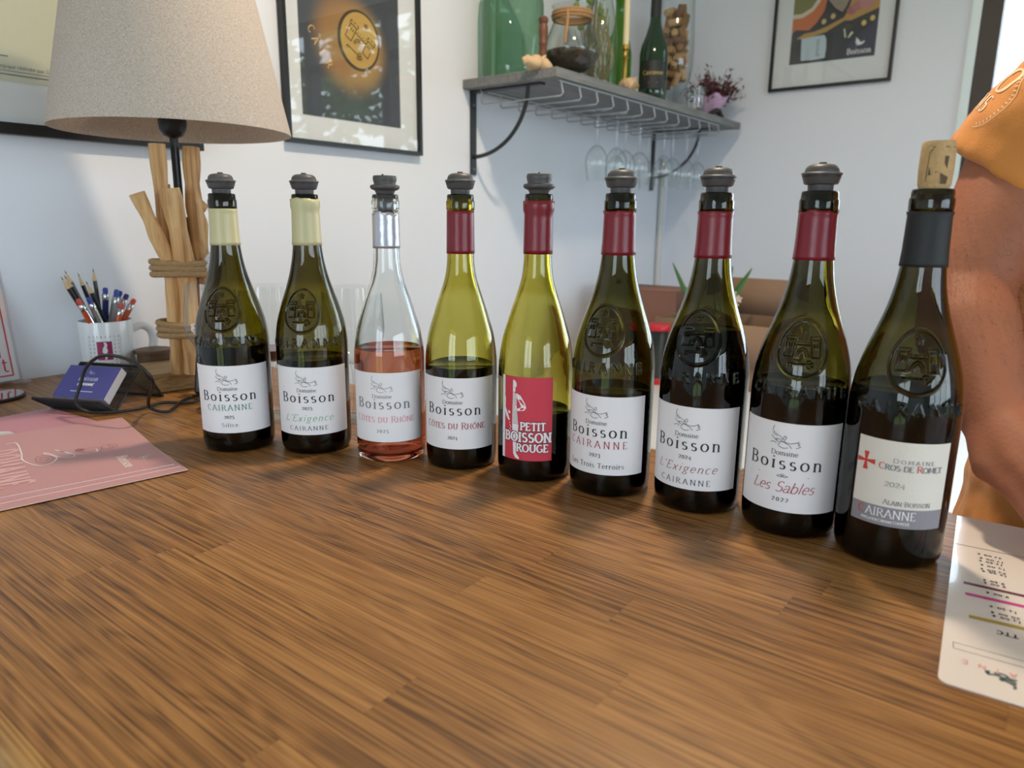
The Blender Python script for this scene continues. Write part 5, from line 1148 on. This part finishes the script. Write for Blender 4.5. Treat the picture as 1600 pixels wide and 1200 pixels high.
MB().lathe([(0, 0), (.045, 0), (.06, .11), (.064, .112), (.064, .12), (.058, .12), (.055, .105), (0, .105)], 30).build('pot', mat('pot_white', (206, 204, 200), .4), t)
LEAFG = mat('orchid_leaf', (70, 118, 58), .4, var=.2, vscale=20)
def leaf(p0, p1, p2, wd):
    c = smooth_curve([p0, p1, p2], 6); n = len(c); V_ = []; F_ = []
    for i, p in enumerate(c):
        t_ = i / (n - 1); w_ = wd * math.sin(pi * min(1, .12 + .88 * t_)) ** .7 if t_ < 1 else .001; d_ = Vector(p2) - Vector(p0); s_ = Vector((-.6, .8, 0)).normalized() if abs(d_.y) < abs(d_.x) else Vector((.35, 1, 0)).normalized()
        V_ += [tuple(Vector(p) - s_ * w_), tuple(Vector(p) - Vector((0, 0, w_ * .3))), tuple(Vector(p) + s_ * w_)]
    for i in range(n - 1): F_ += [(3 * i, 3 * i + 1, 3 * i + 4, 3 * i + 3), (3 * i + 1, 3 * i + 2, 3 * i + 5, 3 * i + 4)]
    o = link('leaf', mesh('leaf', V_, F_, 60), LEAFG, t); o.modifiers.new('s', 'SOLIDIFY').thickness = .0015
leaf((0, 0, .11), (-.02, .07, .22), (.02, .155, .335), .014); leaf((0, 0, .11), (0, -.04, .22), (.02, -.095, .330), .016); leaf((0, 0, .11), (.01, -.02, .24), (.0, -.045, .335), .014); leaf((0, 0, .11), (.03, .04, .2), (.05, .07, .27), .014); leaf((0, 0, .11), (-.05, .05, .17), (-.09, .09, .19), .02)
MB().tube(smooth_curve([(0, 0, .11), (-.02, -.04, .22), (-.06, -.07, .27), (-.09, -.085, .255), (-.10, -.09, .21)], 5), .002, 6).build('flower_stem', LEAFG, t)
FL = mat('orchid_flower', (222, 206, 200), .6)
for k, (fx, fy, fz) in enumerate(((-.085, -.085, .262), (-.10, -.075, .245), (-.098, -.097, .235), (-.105, -.088, .215), (-.095, -.105, .250))):
    b = MB()
    for q in range(5):
        an = q * 2 * pi / 5 + k; c = Vector((fx, fy, fz)); u = Vector((0, math.cos(an), math.sin(an))); v = Vector((0, -math.sin(an), math.cos(an)))
        b.poly([c, c + u * .007 + v * .004 + Vector((-.003, 0, 0)), c + u * .013 + Vector((-.004, 0, 0)), c + u * .007 - v * .004 + Vector((-.003, 0, 0))])
    b.build('flower', FL, t, fix=False)

# ================================================================== the person behind the bar
person = thing('person', 'person in orange T-shirt behind the bar, hand resting on the price list', 'person', (.98, -.15, FZ))
PO = Vector((.98, -.15, FZ))
def caps_mesh(chains, voxel, name, smooth_it=6, disp=None):
    mb = MB()
    for p0, r0, p1, r1, flat in chains:
        p0, p1 = Vector(p0) - PO, Vector(p1) - PO; d_ = (p1 - p0); L = d_.length; t_ = d_.normalized()
        pts, rad = [], []
        if flat: pts, rad = [p0, p0 + d_ * .0001, p1 - d_ * .0001, p1], [r0 * .98, r0, r1, r1 * .98]
        else:
            for k in range(5): a_ = -pi / 2 + (pi / 2) * k / 4; pts.append(p0 + t_ * r0 * math.sin(a_)); rad.append(max(r0 * math.cos(a_), 1e-4))
            for k in range(5): a_ = (pi / 2) * k / 4; pts.append(p1 + t_ * r1 * math.sin(a_)); rad.append(max(r1 * math.cos(a_), 1e-4))
        mb.tube(pts, rad, 16)
    me = mesh(name, mb.v, mb.f); o = bpy.data.objects.new(name, me); COL.objects.link(o)
    r = o.modifiers.new('r', 'REMESH'); r.mode = 'VOXEL'; r.voxel_size = voxel
    s = o.modifiers.new('s', 'SMOOTH'); s.iterations = smooth_it; s.factor = .5
    dg = bpy.context.evaluated_depsgraph_get(); me2 = bpy.data.meshes.new_from_object(o.evaluated_get(dg)); bpy.data.objects.remove(o); bpy.data.meshes.remove(me)
    if disp:
        n = len(me2.vertices); co = np.empty(n * 3); me2.vertices.foreach_get('co', co); co = co.reshape(-1, 3); no = np.empty(n * 3); me2.vertices.foreach_get('normal', no); no = no.reshape(-1, 3)
        co = co + no * np.array([disp(c) for c in co])[:, None]; me2.vertices.foreach_set('co', co.ravel()); me2.update()
    me2.polygons.foreach_set('use_smooth', [True] * len(me2.polygons)); me2.materials.clear(); return me2
SH = (.935, -.048, .468); EL = (.872, .084, .205); WR = (.770, .036, .098)
SH2 = (1.005, -.350, .470); EL2 = (1.02, -.47, .18); WR2 = (.88, -.42, .03)
body = [((1.01, -.18, -.02), .12, (1.01, -.18, .20), .13, 0), ((1.01, -.11, .02), .10, (1.01, -.08, .36), .11, 0), ((1.01, -.25, .02), .10, (1.01, -.28, .36), .11, 0), ((1.01, -.08, .42), .075, (1.01, -.28, .42), .075, 0),
    ((1.01, -.18, .45), .06, (.99, -.18, .56), .055, 0), ((.985, -.18, .64), .078, (.995, -.18, .69), .088, 0), ((.955, -.18, .595), .045, (.97, -.18, .66), .07, 0), ((.905, -.18, .635), .012, (.925, -.18, .665), .009, 0),
    ((.995, -.098, .64), .012, (1.0, -.096, .665), .016, 0), ((.995, -.262, .64), .012, (1.0, -.264, .665), .016, 0),
    (SH, .062, (.932, .058, .325), .051, 0), ((.932, .058, .325), .051, EL, .045, 0), (EL, .043, (.835, .072, .165), .046, 0), ((.835, .072, .165), .046, WR, .029, 0),
    (SH2, .062, (1.02, -.41, .32), .050, 0), ((1.02, -.41, .32), .050, EL2, .042, 0), (EL2, .043, WR2, .029, 0), (WR2, .03, (.82, -.38, .02), .032, 0)]
for sy in (-.10, -.26): body += [((1.01, sy, -.02), .088, (1.0, sy, -.45), .06, 0), ((1.0, sy, -.45), .06, (1.02, sy, -.86), .042, 0), ((1.03, sy, -.905), .036, (.88, sy, -.92), .028, 0)]
KN = [((.731, .032, .064), .0130), ((.723, .011, .072), .0138), ((.717, -.011, .074), .0138), ((.716, -.033, .069), .0132)]
for k, (kp, kr) in enumerate(KN):
    kp = Vector(kp); pip = kp + Vector((-.020 - .004 * (k in (1, 2)), -.022, -.011)); dip = pip + Vector((-.013, -.018, -.018)); tip = dip + Vector((-.008, -.011, -.014)); tip.z = .0105
    body += [(WR, .026, tuple(kp), kr + .002, 0), (tuple(kp), kr, tuple(pip), .0115 - .0008 * (k == 0), 0), (tuple(pip), .0115 - .0008 * (k == 0), tuple(dip), .0095, 0), (tuple(dip), .009, tuple(tip), .0078, 0)]
body += [(WR, .024, (.742, -.030, .070), .016, 0), ((.742, -.030, .070), .016, (.715, -.058, .045), .0125, 0), ((.715, -.058, .045), .0125, (.693, -.066, .018), .0095, 0)]
for k in range(4): body += [((.82, -.41 + .022 * k, .02), .012, (.765, -.405 + .022 * k, .015), .0095, 0), ((.765, -.405 + .022 * k, .015), .0095, (.745, -.40 + .022 * k, .0105), .008, 0)]
body += [((.83, -.36, .02), .014, (.80, -.325, .012), .0095, 0)]
def skin_mat():
    m = mat('skin', (160, 98, 70), .62, bump=.25, bscale=260, var=.14, vscale=28); p = m.node_tree.nodes['Principled BSDF']
    p.inputs['Subsurface Weight'].default_value = .08; p.inputs['Subsurface Radius'].default_value = (.01, .004, .002); p.inputs['Subsurface Scale'].default_value = .6; return m
bme = caps_mesh(body, .0038, 'body', 7); link('body', bme, skin_mat(), person)
# T-shirt: trunk and sleeves, open at the hems
def shirt_disp(c):
    v = Vector(c); return .0050 * noise.noise(Vector((v.x * 9, v.y * 9 + v.z * 16, v.z * 26 - v.y * 14))) + .0018 * noise.noise(v * 60)
HEM = Vector((.945, .064, .314)); dirs = (HEM - Vector(SH)).normalized()
shirt = [((1.0, -.16, -.12), .150, (1.01, -.18, .34), .150, 1), ((.985, -.052, -.12), .126, (1.0, -.07, .36), .122, 0), ((1.01, -.27, -.12), .118, (1.01, -.28, .36), .122, 0), ((1.01, -.08, .425), .085, (1.01, -.28, .425), .085, 0),
    ((.99, -.09, .44), .085, SH, .080, 0), (SH, .080, tuple(HEM), .076, 1), (SH2, .080, (1.02, -.40, .30), .072, 1), ((1.01, -.30, .44), .085, SH2, .082, 0)]
ORANGE = mat('orange_cotton', (218, 140, 66), .85, bump=.3, bscale=700, sheen=.2, var=.06, vscale=14)
sme = caps_mesh(shirt, .006, 'tshirt', 4, shirt_disp); shirt_o = link('tshirt', sme, ORANGE, person)
trs = []
for sy in (-.10, -.26): trs += [((1.01, sy, -.10), .105, (1.0, sy, -.45), .078, 0), ((1.0, sy, -.45), .078, (1.02, sy, -.86), .065, 1)]
trs += [((1.01, -.12, -.08), .12, (1.01, -.24, -.08), .12, 0)]
link('trousers', caps_mesh(trs, .010, 'trousers', 3), mat('dark_denim', (52, 56, 70), .9, bump=.3, bscale=400), person)
hair = [((1.015, -.18, .715), .090, (1.03, -.18, .66), .090, 0), ((.985, -.18, .745), .062, (1.02, -.18, .74), .07, 0)]
link('hair', caps_mesh(hair, .007, 'hair', 3, lambda c: .004 * noise.noise(Vector(c) * 40)), mat('dark_hair', (56, 42, 34), .8, bump=.6, bscale=150), person)
for sy in (-.150, -.210):
    e_ = MB().lathe([(.0001 + .0115 * math.cos(t), .0115 * math.sin(t)) for t in np.linspace(-pi / 2, pi / 2, 9)], 16).build('eye', mat('eye_white', (232, 230, 226), .2), person, tuple(Vector((.9245, sy, .672)) - PO), (0, R_(-90), 0), smooth=179)
    MB().lathe([(0, .0118), (.005, .0108), (.0055, .0102)], 14).build('iris', mat('eye_iris', (70, 50, 36), .2), e_, fix=False)
mb = MB().tube([tuple(Vector((.913, -.155, .612)) - PO), tuple(Vector((.906, -.18, .611)) - PO), tuple(Vector((.913, -.205, .612)) - PO)], [.003, .006, .003], 8); mb.build('lips', mat('lips', (160, 88, 78), .5), person)
for sy in (-.10, -.26): MB().tube([tuple(Vector((1.07, sy, -.915)) - PO), tuple(Vector((.98, sy, -.90)) - PO), tuple(Vector((.86, sy, -.92)) - PO)], [.042, .050, .034], 12, flat=.8).build('shoe', mat('shoe_grey', (84, 84, 88), .7), person)
# print on the sleeve, laid onto the cloth
bvh = BVHTree.FromObject(shirt_o, bpy.context.evaluated_depsgraph_get())
eye = Vector((0, 0, CAM_H)) - PO
ax_d = dirs; vv = eye - (HEM - PO); vv = (vv - ax_d * vv.dot(ax_d)).normalized(); ss = ax_d.cross(vv)
out_d = (vv * .42 + ss * .90).normalized(); ax_u = ax_d.cross(out_d).normalized(); c_s = HEM - PO - ax_d * .050
def slv(x, y):
    p = c_s + ax_u * x - ax_d * y + out_d * .2
    hit, nrm, idx, dist = bvh.ray_cast(p, -out_d)
    if hit is None: hit, nrm = p - out_d * .14, out_d
    return tuple(hit + nrm * .0007)
sgn = -1 if ax_u.dot(right) < 0 else 1
sl = lambda x, y: slv(-sgn * x * .9, y * .9)
pr_ = shift(text('O', .028, thick=.22, thin=.08, shear=.12)[0], .004, .012) + shift(text('NS', .018, thick=.2, thin=.07, serif=.12)[0], -.004, -.012) + [(E_(0, .006, .036, .036, -70, 60, 30), [.0004] * 31)]
for k in range(16):
    an = R_(-62 + 8 * k); pr_ += line([(.0315 * math.cos(an), .006 + .0315 * math.sin(an)), (.0345 * math.cos(an), .006 + .0345 * math.sin(an))], .0012)
ribbons(MB(), [p for p in pr_], sl).build('sleeve_print', mat('print_cream', (238, 212, 176), .7), person, smooth=None, fix=False)

# fine hair on the forearm
rd = random.Random(31); hm = MB(); polys = bme.polygons; vs = bme.vertices; cand = []
for f in polys:
    c = f.center + PO
    if .775 < c.x < .90 and .02 < c.y < .14 and .10 < c.z < .30: cand.append(f.index)
axf = (Vector(WR) - Vector(EL)).normalized()
for k in range(1700):
    f = polys[rd.choice(cand)]; p = Vector(f.center) + Vector((rd.uniform(-.002, .002), rd.uniform(-.002, .002), rd.uniform(-.002, .002))); n_ = Vector(f.normal)
    d_ = (axf + n_ * .35 + Vector((rd.gauss(0, .35), rd.gauss(0, .35), rd.gauss(0, .35)))).normalized(); sd_ = d_.cross(n_).normalized() * .00011; L_ = rd.uniform(.004, .009)
    q = p + d_ * L_ * .5 + n_ * .0012; e_ = p + d_ * L_ + n_ * .001
    hm.add([p - sd_, p + sd_, q + sd_, q - sd_, e_], [(0, 1, 2, 3), (3, 2, 4)])
hh = hm.build('arm_hair', mat('arm_hair', (70, 44, 30), .6), person, fix=False, smooth=None); hh['kind'] = 'stuff'
